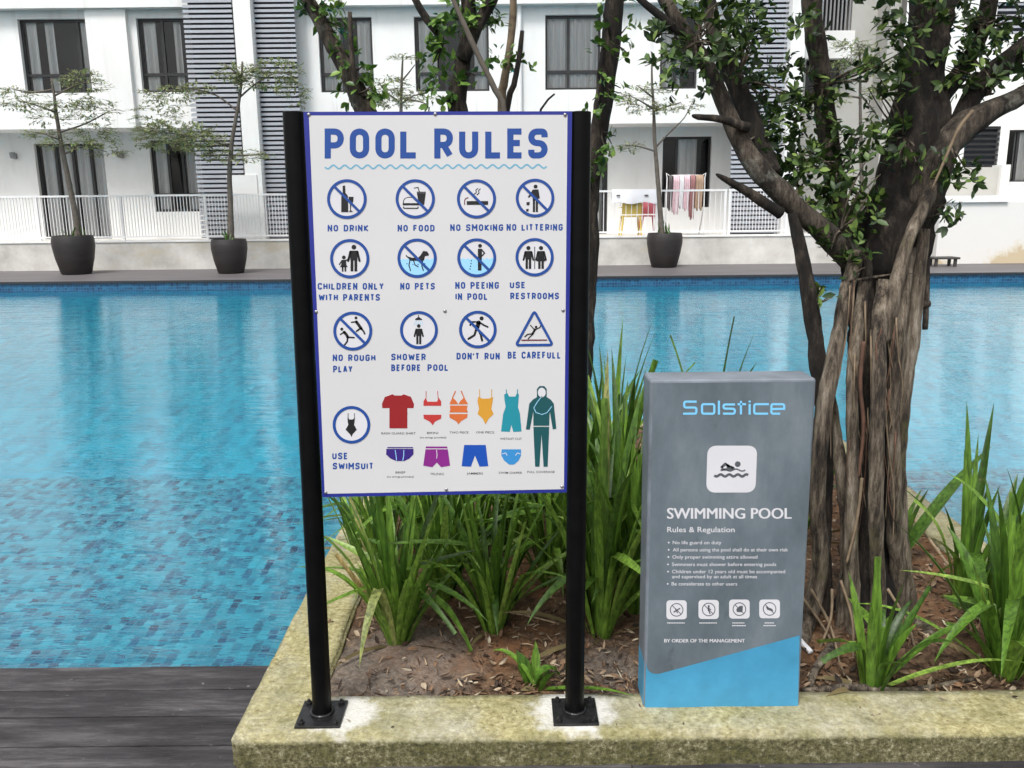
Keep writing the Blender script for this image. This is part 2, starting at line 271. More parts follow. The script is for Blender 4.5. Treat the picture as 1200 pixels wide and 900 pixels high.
# kiosk
m, nt, bs = newmat('kiosk_grey'); M['kiosk_grey'] = m
c = ramp(nt, noise(nt, 5, 7, 0.65, stretch=(1.3, 1, 0.6)), [(0.3, lin(80, 90, 97)), (0.52, lin(98, 109, 117)), (0.72, lin(118, 127, 134))])
c = mix(nt, ramp(nt, noise(nt, 13, 8, 0.8, stretch=(1, 1, 0.45)), [(0.6, (0, 0, 0)), (0.72, (0.75, 0.75, 0.75))]), c, lin(64, 72, 78))
nt.links.new(c, bs.inputs['Base Color']); nt.links.new(maprange(nt, noise(nt, 9), 0.3, 0.7, 0.32, 0.55), bs.inputs['Roughness'])
M['kiosk_edge'] = pm('kiosk_edge', lin(106, 113, 122), 0.5, 0.25, 12)
M['kiosk_blue'] = pm('kiosk_blue', lin(66, 142, 180), 0.42, 0.16, 9)
M['kiosk_cyan'] = pm('kiosk_cyan', lin(122, 196, 240), 0.4, 0.03)
M['icon_grey'] = pm('icon_grey', lin(80, 84, 90), 0.5, 0.05)
M['plastic_yellow'] = pm('plastic_yellow', lin(232, 204, 104), 0.4, 0.05)
M['plastic_red'] = pm('plastic_red', lin(208, 102, 114), 0.4, 0.05)
M['cloth_white'] = pm('cloth_white', (0.72, 0.72, 0.75, 1), 0.9, 0.05)
M['cloth_pink'] = pm('cloth_pink', lin(206, 178, 186), 0.9, 0.15, 14)
M['cloth_red'] = pm('cloth_red', lin(150, 108, 108), 0.9, 0.15, 14)
M['cloth_tan'] = pm('cloth_tan', lin(160, 136, 116), 0.9, 0.15, 14)
M['cloth_dark'] = pm('cloth_dark', lin(90, 84, 86), 0.9, 0.15, 14)
M['bench_dark'] = pm('bench_dark', (0.05, 0.048, 0.045, 1), 0.6, 0.2)
M['lamp_metal'] = pm('lamp_metal', (0.25, 0.25, 0.26, 1), 0.4, 0.1)

# ---------------------------------------------------------------- mesh helpers
class MB:
    def __init__(s): s.v, s.f, s.mi, s.mats = [], [], [], []
    def mat(s, m):
        if m not in s.mats: s.mats.append(m)
        return s.mats.index(m)
    def add(s, vs, fs, m):
        k = len(s.v); i = s.mat(m); s.v += [tuple(v) for v in vs]
        s.f += [tuple(k + j for j in f) for f in fs]; s.mi += [i] * len(fs); return s
    def box(s, x0, x1, y0, y1, z0, z1, m):
        vs = [(x, y, z) for x in (x0, x1) for y in (y0, y1) for z in (z0, z1)]
        return s.add(vs, [(0, 1, 3, 2), (4, 6, 7, 5), (0, 4, 5, 1), (2, 3, 7, 6), (0, 2, 6, 4), (1, 5, 7, 3)], m)
    def quad(s, a, b, c, d, m): return s.add([a, b, c, d], [(0, 1, 2, 3)], m)
    def lathe(s, prof, m, seg=24, c=(0, 0, 0), wob=0):
        vs, fs = [], []
        for j, (r, z) in enumerate(prof):
            for i in range(seg):
                a = 2 * math.pi * i / seg; vs.append((c[0] + r * math.cos(a), c[1] + r * math.sin(a), c[2] + z))
        for j in range(len(prof) - 1):
            for i in range(seg):
                k = (i + 1) % seg; fs.append((j * seg + i, j * seg + k, (j + 1) * seg + k, (j + 1) * seg + i))
        fs.append(tuple(range(seg))[::-1]); fs.append(tuple((len(prof) - 1) * seg + i for i in range(seg)))
        return s.add(vs, fs, m)
    def tube(s, pts, m, seg=10, rough=0.0, step=0.05, cap=True, freq=9.0, ridge=0.0):
        P = [(Vector(p), r) for p, r in pts]
        out = []
        for i in range(len(P) - 1):                                   # Catmull-Rom through the given points
            p0, p1, p2, p3 = P[max(i - 1, 0)], P[i], P[i + 1], P[min(i + 2, len(P) - 1)]
            n = max(2, int((p2[0] - p1[0]).length / step))
            for k in range(n):
                t = k / n; t2, t3 = t * t, t * t * t
                q = 0.5 * ((2 * p1[0]) + (p2[0] - p0[0]) * t + (2 * p0[0] - 5 * p1[0] + 4 * p2[0] - p3[0]) * t2 + (3 * p1[0] - p0[0] - 3 * p2[0] + p3[0]) * t3)
                out.append((q, p1[1] + (p2[1] - p1[1]) * t))
        out.append(P[-1])
        vs, fs = [], []; u = None; off = rng.random() * 100
        for i, (q, r) in enumerate(out):
            t = (out[min(i + 1, len(out) - 1)][0] - out[max(i - 1, 0)][0]).normalized()
            if u is None: u = t.orthogonal().normalized()
            u = (u - t * u.dot(t)).normalized(); b = t.cross(u)
            for k in range(seg):
                a = 2 * math.pi * k / seg; d = u * math.cos(a) + b * math.sin(a)
                rr = r
                if rough: rr = r * (1 + rough * (mnoise.noise((q + d * r) * freq + Vector((off, 0, 0))) + 0.5 * mnoise.noise((q + d * r) * freq * 3.1)))
                if ridge:
                    e = mnoise.noise(Vector((math.cos(a) * 2.3 + off, math.sin(a) * 2.3, i * step * 2.2))) + 0.6 * mnoise.noise(Vector((math.cos(a) * 5.5 + off, math.sin(a) * 5.5, i * step * 4)))
                    rr *= 1 + ridge * e
                vs.append(q + d * rr)
        for i in range(len(out) - 1):
            for k in range(seg):
                l = (k + 1) % seg; fs.append((i * seg + k, i * seg + l, (i + 1) * seg + l, (i + 1) * seg + k))
        if cap: fs.append(tuple(range(seg))[::-1]); fs.append(tuple((len(out) - 1) * seg + k for k in range(seg)))
        return s.add(vs, fs, m)
    def build(s, name, parent=None, smooth=False, base=None):
        o0 = Vector(base) if base is not None else (world_of(parent) if parent else Vector((0, 0, 0)))
        me = bpy.data.meshes.new(name)
        me.from_pydata([tuple(Vector(v) - o0) for v in s.v], [], s.f)
        for m in s.mats: me.materials.append(m)
        me.polygons.foreach_set('material_index', s.mi)
        me.polygons.foreach_set('use_smooth', [smooth] * len(me.polygons)); me.update()
        o = bpy.data.objects.new(name, me); C.objects.link(o)
        if parent: o.parent = parent
        elif base is not None: o.location = o0
        return o
def world_of(o):
    p = Vector((0, 0, 0))
    while o: p = p + o.location; o = o.parent
    return p
def tag(o, label=None, cat=None, group=None, kind=None):
    for k, v in (('label', label), ('category', cat), ('group', group), ('kind', kind)):
        if v: o[k] = v
    return o
def thing(name, loc, label, cat, group=None):
    o = bpy.data.objects.new(name, None); C.objects.link(o); o.location = loc; o.empty_display_size = 0.1
    return tag(o, label, cat, group)
def copy_tree(o, parent=None):
    c = o.copy(); C.objects.link(c); c.parent = parent
    for ch in list(o.children): copy_tree(ch, c)
    return c
def bevel(o, w, seg=2):
    m = o.modifiers.new('bevel', 'BEVEL'); m.width = w; m.segments = seg; m.limit_method = 'ANGLE'; m.angle_limit = R(40); return o

# ================================================================ SETTING
YE, YF, ZW, ZF, YP = 2.555, 15.7, -0.06, 0.12, 18.3     # near deck edge, far pool wall, water level, far deck level, terrace wall
XL, XR = -16.0, 16.0
KX0, KX1, KY0, KY1, KZ, KW = -0.762, 1.955, 2.03, 5.35, 0.093, 0.205    # planter kerb
FLOOR, SHELF, YS = -1.30, -0.42, 5.0

b = MB()                                               # ground: one sheet with a hole for pool and deck
for (x0, x1, y0, y1) in ((-600, 600, -600, -8), (-600, 600, 40, 900), (-600, -16.4, -8, 40), (16.4, 600, -8, 40), (-16.4, 16.4, 18.9, 40)):
    b.quad((x0, y0, -0.02), (x1, y0, -0.02), (x1, y1, -0.02), (x0, y1, -0.02), M['earth'])
tag(b.build('ground'), kind='structure')

b = MB()                                               # near deck of grey boards running left to right
y = YE; row = 0
while y > -3.2:
    wd = 0.142
    x = -9.5 - rng.random() * 1.8
    while x < 9.5:
        ln = 1.5 + rng.random() * 1.3; dz = rng.uniform(-0.0012, 0.0012)
        x1 = min(x + ln, 11)
        b.box(x + 0.0015, x1 - 0.0015, y - wd + 0.0065, y - 0.0005, -0.03, dz, M['deck_boards']); x = x1
    y -= wd; row += 1
o = b.build('deck'); tag(o, kind='structure'); bevel(o, 0.0025, 2)
b = MB(); b.box(-14, 14, -8, YE - 0.02, -0.2, -0.032, M['coping_dark']); tag(b.build('deck_base'), kind='structure')

b = MB()                                               # pool basin: deep floor, near shelf, walls
t1, t2, t3 = M['pool_tile_deep'], M['pool_tile_shallow'], M['pool_tile_band']
b.quad((XL, YS, FLOOR), (XR, YS, FLOOR), (XR, YF, FLOOR), (XL, YF, FLOOR), t1)
b.quad((XL, YE - 0.02, SHELF), (XR, YE - 0.02, SHELF), (XR, YS, SHELF), (XL, YS, SHELF), t2)
b.quad((XL, YS, FLOOR), (XR, YS, FLOOR), (XR, YS, SHELF), (XL, YS, SHELF), t1)
b.quad((XL, YF, FLOOR), (XR, YF, FLOOR), (XR, YF, ZW - 0.25), (XL, YF, ZW - 0.25), t1)
b.quad((XL, YF, ZW - 0.25), (XR, YF, ZW - 0.25), (XR, YF, ZF - 0.045), (XL, YF, ZF - 0.045), t3)
b.quad((XL, YE - 0.02, SHELF), (XR, YE - 0.02, SHELF), (XR, YE - 0.02, -0.032), (XL, YE - 0.02, -0.032), t2)
for x in (XL, XR): b.quad((x, YE - 0.02, FLOOR), (x, YF, FLOOR), (x, YF, 0), (x, YE - 0.02, 0), t1)
tag(b.build('pool_basin'), kind='structure')
b = MB(); b.quad((XL, YE - 0.02, ZW), (XR, YE - 0.02, ZW), (XR, YF, ZW), (XL, YF, ZW), M['pool_water'])
tag(b.build('pool_water'), kind='structure')

b = MB()                                               # far deck with its dark coping
b.box(XL, XR, YF - 0.03, YF + 0.32, ZF - 0.045, ZF - 0.004, M['coping_dark'])
b.box(XL, XR, YF - 0.015, YP + 0.1, ZF - 0.004, ZF, M['deck_far'])
b.box(XL, XR, YF + 0.32, 19.0, ZF - 0.5, ZF - 0.006, M['coping_dark'])
tag(b.build('far_deck'), kind='structure')

# ---- planter
b = MB()
def cuts(vals, st):
    out = []
    for a, c in zip(vals, vals[1:]):
        n = max(1, round((c - a) / st)); out += [a + (c - a) * k / n for k in range(n)]
    return out + [vals[-1]]
xs = cuts([KX0, KX0 + KW, KX1 - KW, KX1], 0.034); ys = cuts([KY0, KY0 + 0.20, KY1 - KW, KY1], 0.034); zs = [KZ, 0.07, 0.045, 0.02, -0.005, -0.03, -0.5]
inside = lambda x, y: KX0 + KW < x < KX1 - KW and KY0 + 0.20 < y < KY1 - KW
bm = bmesh.new(); vt = {}
def kv(i, j, k):
    if (i, j, k) not in vt: vt[i, j, k] = bm.verts.new((xs[i], ys[j], zs[k]))
    return vt[i, j, k]
cells = {(i, j) for i in range(len(xs) - 1) for j in range(len(ys) - 1) if not inside((xs[i] + xs[i + 1]) / 2, (ys[j] + ys[j + 1]) / 2)}
for (i, j) in cells:
    bm.faces.new([kv(i, j, 0), kv(i + 1, j, 0), kv(i + 1, j + 1, 0), kv(i, j + 1, 0)])
    for di, dj, e in ((0, -1, ((0, 0), (1, 0))), (1, 0, ((1, 0), (1, 1))), (0, 1, ((1, 1), (0, 1))), (-1, 0, ((0, 1), (0, 0)))):
        if (i + di, j + dj) in cells: continue
        (a, c), (d, f) = e
        for k in range(len(zs) - 1): bm.faces.new([kv(i + a, j + c, k), kv(i + a, j + c, k + 1), kv(i + d, j + f, k + 1), kv(i + d, j + f, k)])
bm.normal_update()
bmesh.ops.bevel(bm, geom=[e for e in bm.edges if len(e.link_faces) == 2 and e.link_faces[0].normal.dot(e.link_faces[1].normal) < 0.5], offset=0.010, segments=2, affect='EDGES')
def wob(p):
    p = Vector(p); f = lambda s_, o: mnoise.noise(p * s_ + Vector((o, 2 * o, 0)))
    k = 0.3 if p.z > KZ - 0.004 else 1.0
    return p + Vector((f(8, 0), f(8, 7), f(8, 15) * k)) * 0.004 + Vector((f(38, 0), f(38, 7), f(38, 15) * k)) * 0.0026
bm.verts.index_update(); b.add([wob(v.co) for v in bm.verts], [tuple(v.index for v in f.verts) for f in bm.faces], M['mossy_concrete']); bm.free()
o = b.build('planter_kerb', smooth=True); tag(o, 'low mossy yellow green concrete kerb around the planting bed', 'kerb')

def soil_h(x, y):
    e = min((x - KX0 - KW) / 0.25, (KX1 - KW - x) / 0.25, (y - KY0 - 0.2) / 0.2); e = max(0, min(1, e))
    return KZ - 0.022 + e * 0.03 + 0.016 * mnoise.noise(Vector((x * 4, y * 4, 0))) + 0.010 * mnoise.noise(Vector((x * 15, y * 15, 3))) + 0.006 * mnoise.noise(Vector((x * 40, y * 40, 3)))
b = MB(); nx, ny = 150, 170; vs, fs = [], []
X0, X1, Y0, Y1 = KX0 + KW - 0.01, KX1 - KW + 0.01, KY0 + 0.19, KY1 - KW + 0.01
for j in range(ny + 1):
    for i in range(nx + 1):
        x, y = X0 + (X1 - X0) * i / nx, Y0 + (Y1 - Y0) * j / ny; vs.append((x, y, soil_h(x, y)))
for j in range(ny):
    for i in range(nx): k = j * (nx + 1) + i; fs.append((k, k + 1, k + nx + 2, k + nx + 1))
b.add(vs, fs, M['soil']); tag(b.build('soil', smooth=True), kind='structure')

# ================================================================ BUILDING ACROSS THE POOL
YG, YU = 20.3, 19.35            # ground floor wall, projecting upper floor wall
def rect(px0, py0, px1, py1, y):
    mx_, my_ = (px0 + px1) / 2, (py0 + py1) / 2
    return V(px0, my_, y).x, V(px1, my_, y).x, V(mx_, py1, y).z, V(mx_, py0, y).z
bld = thing('apartment_building', (0, YG, 0.70), 'white apartment building with dark framed windows and grey louvre screens behind the pool', 'building')
Z_UP0 = V(600, 146, YU).z; Z_SLAB = V(600, 7, YU).z; H_ST = 3.02; Z_TOP = 9.6; ZT = 0.70
def wall(b, x0, x1, z0, z1, y, holes, m, depth=0.16):
    xs = sorted({x0, x1, *[v for h in holes for v in h[:2] if x0 < v < x1]})
    for i in range(len(xs) - 1):
        a, c = xs[i], xs[i + 1]; mid = (a + c) / 2
        hs_ = sorted((h[2], h[3]) for h in holes if h[0] <= mid <= h[1] and h[3] > z0 and h[2] < z1)
        z = z0
        for h0, h1 in hs_:
            if h0 > z: b.quad((a, y, z), (c, y, z), (c, y, h0), (a, y, h0), m)
            z = max(z, h1)
        if z < z1: b.quad((a, y, z), (c, y, z), (c, y, z1), (a, y, z1), m)
    for a, c, z0_, z1_ in holes:
        if a < x0 - 1e-6 or c > x1 + 1e-6: continue
        y2 = y + depth
        b.quad((a, y, z0_), (a, y2, z0_), (a, y2, z1_), (a, y, z1_), m); b.quad((c, y, z0_), (c, y2, z0_), (c, y2, z1_), (c, y, z1_), m)
        b.quad((a, y, z0_), (c, y, z0_), (c, y2, z0_), (a, y2, z0_), m); b.quad((a, y, z1_), (c, y, z1_), (c, y2, z1_), (a, y2, z1_), m)
def curtain(b, x0, x1, z0, z1, y, m):
    n = max(6, int((x1 - x0) / 0.028)); vs, fs = [], []
    for i in range(n + 1):
        x = x0 + (x1 - x0) * i / n; d = 0.035 * math.sin(i * 1.35 + 0.8 * math.sin(i * 0.37))
        vs += [(x, y + d, z0), (x, y + d * 0.8, z1)]
    fs = [(2 * i, 2 * i + 2, 2 * i + 3, 2 * i + 1) for i in range(n)]
    b.add(vs, fs, m)
def window(r, y, mulls, transom, curtains, name='window', room=True):
    """r = hole, mulls = x fractions of the mullions, transom = z fraction or None, curtains = [(f0, f1)]"""
    x0, x1, z0, z1 = r; y = y + 0.10; b = MB(); fm = M['frame_dark']; t = 0.05
    b.box(x0, x0 + t, y, y + 0.06, z0, z1, fm); b.box(x1 - t, x1, y, y + 0.06, z0, z1, fm)
    b.box(x0 + t, x1 - t, y, y + 0.06, z1 - t, z1, fm); b.box(x0 + t, x1 - t, y, y + 0.06, z0, z0 + t, fm)
    for f in mulls:
        x = x0 + (x1 - x0) * f; b.box(x - 0.03, x + 0.03, y + 0.003, y + 0.055, z0 + t, z1 - t, fm)
    if transom:
        z = z0 + (z1 - z0) * transom; b.box(x0 + t, x1 - t, y + 0.006, y + 0.05, z - 0.03, z + 0.03, fm)
    o = b.build(name, bld)
    g = MB(); g.quad((x0 + 0.02, y + 0.03, z0 + 0.02), (x1 - 0.02, y + 0.03, z0 + 0.02), (x1 - 0.02, y + 0.03, z1 - 0.02), (x0 + 0.02, y + 0.03, z1 - 0.02), M['window_glass']); g.build('pane', o)
    if curtains:
        for a, d in curtains:
            c = MB(); curtain(c, x0 + (x1 - x0) * a, x0 + (x1 - x0) * d, z0 + 0.02, z1 - 0.02, y + 0.10, M['curtain']); c.build('curtain', o)
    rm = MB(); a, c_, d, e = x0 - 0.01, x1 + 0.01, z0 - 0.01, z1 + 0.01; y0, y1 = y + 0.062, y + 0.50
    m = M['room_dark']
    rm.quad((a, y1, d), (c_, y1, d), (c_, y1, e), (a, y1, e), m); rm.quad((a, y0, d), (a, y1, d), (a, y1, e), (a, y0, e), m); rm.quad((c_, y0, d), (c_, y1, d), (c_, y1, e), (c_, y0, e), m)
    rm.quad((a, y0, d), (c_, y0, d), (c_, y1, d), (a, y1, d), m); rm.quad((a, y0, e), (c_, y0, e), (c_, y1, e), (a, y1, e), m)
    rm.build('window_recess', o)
    return o
uw = [(25, 22, 108, 109), (163, 21, 228, 108), (374, 20, 437, 108), (486, 19, 573, 107), (639, 17, 704, 105), (774, 16, 818, 104), (1040, 14, 1100, 102)]
ucur = [[(0.05, 0.2), (0.31, 0.43), (0.82, 0.97)], [(0.06, 0.28), (0.6, 0.72)], [(0.05, 0.4), (0.7, 0.95)], [(0.05, 0.3), (0.8, 0.97)], [(0.03, 0.97)], [(0.05, 0.6)], None]
holes_u = [rect(*w_, YU) for w_ in uw[:6]]
XWR = V(925, 150, YU).x                                 # right end of the long facade: recess behind
b = MB(); wm = M['white_render']
hs3 = [(a, c, d + H_ST, e + H_ST) for a, c, d, e in holes_u]
XFL = -15.5
wall(b, XFL, XWR, Z_UP0, Z_SLAB, YU, holes_u, wm)
wall(b, XFL, XWR, Z_SLAB + 0.25, Z_TOP, YU, hs3, wm)
b.quad((XFL, YU, Z_UP0), (XWR, YU, Z_UP0), (XWR, YG, Z_UP0), (XFL, YG, Z_UP0), wm)           # soffit
b.box(XFL, XWR, YU - 0.22, YU + 0.5, Z_SLAB, Z_SLAB + 0.25, wm)                              # slab band above the windows
b.quad((XWR, YU, Z_UP0), (XWR, YG + 2, Z_UP0), (XWR, YG + 2, Z_TOP), (XWR, YU, Z_TOP), wm)
for pa, pb in ((105, 152),):                                                                 # shallow pier between the first two windows
    x0, x1 = V(pa, 75, YU - .12).x, V(pb, 75, YU - .12).x; b.box(x0, x1, YU - 0.12, YU + 0.01, Z_UP0 + .003, Z_SLAB - 0.003, wm)
dr = [rect(46, 168, 126, 280, YG), rect(178, 164, 236, 248, YG), rect(690, 186, 712, 275, YG), rect(776, 160, 833, 243, YG)]
dr = [(a, c, max(d, ZT + 0.005) if i in (0, 2) else d, e) for i, (a, c, d, e) in enumerate(dr)]
XGR = V(930, 230, YG).x
wall(b, XFL, XGR, ZT, Z_UP0 - 0.002, YG, dr, wm)
b.quad((XFL, YU, Z_TOP), (XWR, YU, Z_TOP), (XWR, 26, Z_TOP), (XFL, 26, Z_TOP), wm)
b.build('wall', bld)
for k, (h, c) in enumerate(zip(holes_u, ucur)):
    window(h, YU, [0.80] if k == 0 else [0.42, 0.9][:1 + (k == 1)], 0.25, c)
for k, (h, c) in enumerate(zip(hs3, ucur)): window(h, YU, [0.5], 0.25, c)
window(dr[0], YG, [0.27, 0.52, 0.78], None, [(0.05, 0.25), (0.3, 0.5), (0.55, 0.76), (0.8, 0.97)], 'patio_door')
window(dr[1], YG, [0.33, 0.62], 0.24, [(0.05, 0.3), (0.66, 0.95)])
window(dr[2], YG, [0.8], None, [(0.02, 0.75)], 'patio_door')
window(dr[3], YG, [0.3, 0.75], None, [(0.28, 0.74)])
# louvre screens, two storeys tall, and the white columns beside them
def louvre(px0, px1, y, z0, z1, pyref=150):
    x0, x1 = V(px0, pyref, y).x, V(px1, pyref, y).x; b = MB()
    pitch = 0.098; z = z0 + 0.03
    while z < z1 - 0.03:
        vs = []
        for x in (x0, x1): vs += [(x, y - 0.03, z), (x, y + 0.03, z + 0.01), (x, y + 0.03, z + 0.07), (x, y - 0.03, z + 0.052)]
        b.add(vs, [(0, 1, 5, 4), (1, 2, 6, 5), (2, 3, 7, 6), (3, 0, 4, 7), (0, 3, 2, 1), (4, 5, 6, 7)], M['louvre_grey']); z += pitch
    for f in (0.13, 0.87):
        x = x0 + (x1 - x0) * f; b.box(x - 0.02, x + 0.02, y + 0.06, y + 0.10, z0, z1, M['louvre_back'])
    b.box(x0 + 0.05, x1 - 0.05, y + 0.16, y + 0.2, z0, z1, M['louvre_back'])
    return b.build('louvre_screen', bld)
YLV = 18.95
louvre(226, 282, YLV, ZT + 0.02, Z_TOP - 0.4); louvre(296, 353, YLV, ZT + 0.02, Z_TOP - 0.4); louvre(858, 919, YLV, ZT + 0.02, Z_TOP - 0.4)
def column(px0, px1, y, z0, z1, pyref=150, d=0.3, name='column'):
    x0, x1 = V(px0, pyref, y).x, V(px1, pyref, y).x; b = MB(); b.box(x0, x1, y, y + d, z0, z1, M['white_render']); return bevel(b.build(name, bld), 0.008)
column(283, 303, YLV - 0.25, ZT, Z_TOP); column(921, 938, YLV - 0.25, ZT, Z_TOP)
r_ = rect(268, 205, 303, 283, YLV - 0.3); b = MB(); b.box(r_[0], r_[1], YLV - 0.28, YLV - 0.06, ZT, r_[3], M['white_render']); b.build('meter_box', bld)
x = V(609, 60, YU - 0.1).x; b = MB(); b.tube([((x, YU - 0.07, Z_UP0 + 0.05), 0.05), ((x, YU - 0.07, Z_SLAB + 0.01), 0.05)], M['rail_white'], 12); b.build('downpipe', bld)
for px, py in ((17, 185), (142, 184)):
    p = V(px, py, YG - 0.05); b = MB()
    b.box(p.x - 0.04, p.x + 0.04, YG - 0.03, YG - 0.001, p.z - 0.02, p.z + 0.10, M['lamp_metal'])
    b.lathe([(0.045, 0), (0.06, 0.02), (0.07, 0.12), (0.05, 0.14)], M['lamp_metal'], 14, (p.x, YG - 0.11, p.z - 0.02))
    b.build('wall_lamp', bld)
# the recessed wing on the right
YW = 21.6
b = MB(); gm = M['grey_render']
xa, xb = V(938, 100, YW).x, V(1100, 100, YW).x
hb = rect(944, -14, 999, 36, YW); hd = rect(944, 70, 985, 110, YW)
wall(b, xa - 0.6, xb + 0.1, ZT, Z_TOP, YW, [hb, hd], gm, 0.5)
xs0, xs1 = V(1052, 60, YW - .7).x, 15.4
b.box(xs0 - 0.25, xs0, YW - 0.7, YW - 0.002, ZT, Z_TOP, gm)
p0, p1 = V(950, 36, YW - 0.45), V(1000, 68, YW - 0.45)
b.box(p0.x - 0.4, p1.x, YW - 0.45, YW - 0.3, p1.z, p0.z, M['white_render'])
YR = 20.6
q = rect(1130, 148, 1171, 196, YR); q2 = rect(1180, 152, 1215, 214, YR); q3 = rect(1168, 2, 1212, 40, YR)
wall(b, xs0 + .001, xs1, ZT, Z_TOP, YR, [q, q2, q3], M['white_render'])
b.box(V(1108, 195, YR - .5).x, V(1172, 195, YR - .5).x, YR - 0.5, YR - 0.3, V(1140, 230, YR - .5).z, V(1140, 196, YR - .5).z, gm)
x0, x1 = V(1174, 195, YR - .6).x, V(1184, 195, YR - .6).x
b.box(x0, x1, YR - 0.62, YR - 0.2, V(1180, 236, YR - .6).z, V(1180, 193, YR - .6).z, M['white_render'])
b.build('side_wing_wall', bld)
window(hd, YW, [0.5], None, None); window(q2, YR, [0.4], None, [(0.35, 0.98)], 'patio_door')
for h_, y_ in ((hb, YW), ):
    b = MB()
    b.quad((h_[0], y_ + 0.45, h_[2]), (h_[1], y_ + 0.45, h_[2]), (h_[1], y_ + 0.45, h_[3]), (h_[0], y_ + 0.45, h_[3]), M['room_dark'])
    n = 12
    for i in range(n): xx = h_[0] + (h_[1] - h_[0]) * (i + 0.5) / n; b.box(xx - 0.018, xx + 0.018, y_ + 0.02, y_ + 0.05, h_[2], h_[3], M['lamp_metal'])
    b.build('window_grille', bld)
for h_ in (q, q3):
    b = MB(); z = h_[2] + 0.02; b.quad((h_[0], YR + 0.15, h_[2]), (h_[1], YR + 0.15, h_[2]), (h_[1], YR + 0.15, h_[3]), (h_[0], YR + 0.15, h_[3]), M['louvre_back'])
    mt = M['frame_dark'] if h_ is q else M['louvre_grey']
    while z < h_[3] - 0.05: b.box(h_[0], h_[1], YR + 0.02, YR + 0.07, z, z + 0.045, mt); z += 0.12
    b.build('louvre_screen', bld)
# terrace walls in front of the building
x_split = V(1093, 280, YP).x
b = MB(); b.box(XL, x_split, YP, YG + 0.3, -0.3, ZT, M['stained_concrete']); xx = XL + 0.4
tw = thing('terrace_wall', (0, YP, ZF), 'long low stained concrete terrace wall behind the potted trees', 'wall'); b.build('wall_body', tw)
b = MB(); b.box(XL, x_split - 0.002, YP - 0.02, YP + 0.25, ZT + 0.0005, ZT + 0.035, M['white_render']); b.build('coping', tw)
zt = V(1150, 237, YP - 0.5).z; zc = V(1150, 229, YP - 0.5).z
b = MB(); b.box(x_split - 0.15, XR, YP - 0.5, YP + 2.25, -0.3, zt, M['terrace_render'])
tw2 = thing('raised_terrace_wall', (x_split, YP - 0.5, ZF), 'tall cream rendered terrace wall with brown stains behind the fig tree', 'wall'); b.build('wall_body', tw2)
b = MB(); b.box(x_split - 0.2, V(1182, 235, YP - .55).x, YP - 0.55, YP - 0.2, zt + .001, zc, M['white_render']); b.build('coping', tw2)
# railings
ZR = V(600, 224, YP + 0.12).z
def railing(x0, x1, y, z0, z1, label, posts=3, gap=0.066):
    t = thing('terrace_railing', ((x0 + x1) / 2, y, z0), label, 'railing', 'white terrace railings')
    b = MB(); b.box(x0, x1, y - 0.025, y + 0.025, z1 - 0.04, z1, M['rail_white']); b.build('top_rail', t)
    b = MB(); b.box(x0, x1, y - 0.02, y + 0.02, z0 + 0.06, z0 + 0.09, M['rail_white']); b.build('bottom_rail', t)
    for i in range(posts + 1):
        x = x0 + 0.03 + (x1 - x0 - 0.06) * i / posts; b = MB(); b.box(x - 0.025, x + 0.025, y - 0.022, y + 0.022, z0, z1 - 0.041, M['rail_white']); b.build('post', t)
    n = int((x1 - x0) / gap); first = None
    for i in range(1, n):
        x = x0 + (x1 - x0) * i / n
        if first is None:
            b = MB(); b.box(-0.0065, 0.0065, -0.0065, 0.0065, z0 + 0.091, z1 - 0.041, M['rail_white']); first = b.build('baluster', t, base=(0, 0, z0)); o = first
        else:
            o = first.copy(); C.objects.link(o)
        o.location = (x - t.location.x, 0, 0)
    return t
ZB = ZT + 0.036
railing(V(-60, 226, YP + .12).x, V(340, 226, YP + .12).x, YP + 0.12, ZB, ZR, 'long white railing on the terrace wall left of the large sign', 4)
railing(V(688, 223, YP + .12).x, V(852, 223, YP + .12).x, YP + 0.12, ZB, ZR, 'white railing in front of the drying laundry and plastic chairs', 2, 0.115)
railing(V(854, 223, YP + .12).x, V(925, 223, YP + .12).x, YP + 0.12, ZB, ZR, 'short white railing in front of the louvre screen beside the fig tree', 1)
railing(V(1184, 215, YP + .1).x, V(1290, 215, YP + .1).x, YP + 0.12, zt + .001, V(1190, 213, YP + .1).z, 'white railing on the tall terrace wall at the far right', 1, 0.1)

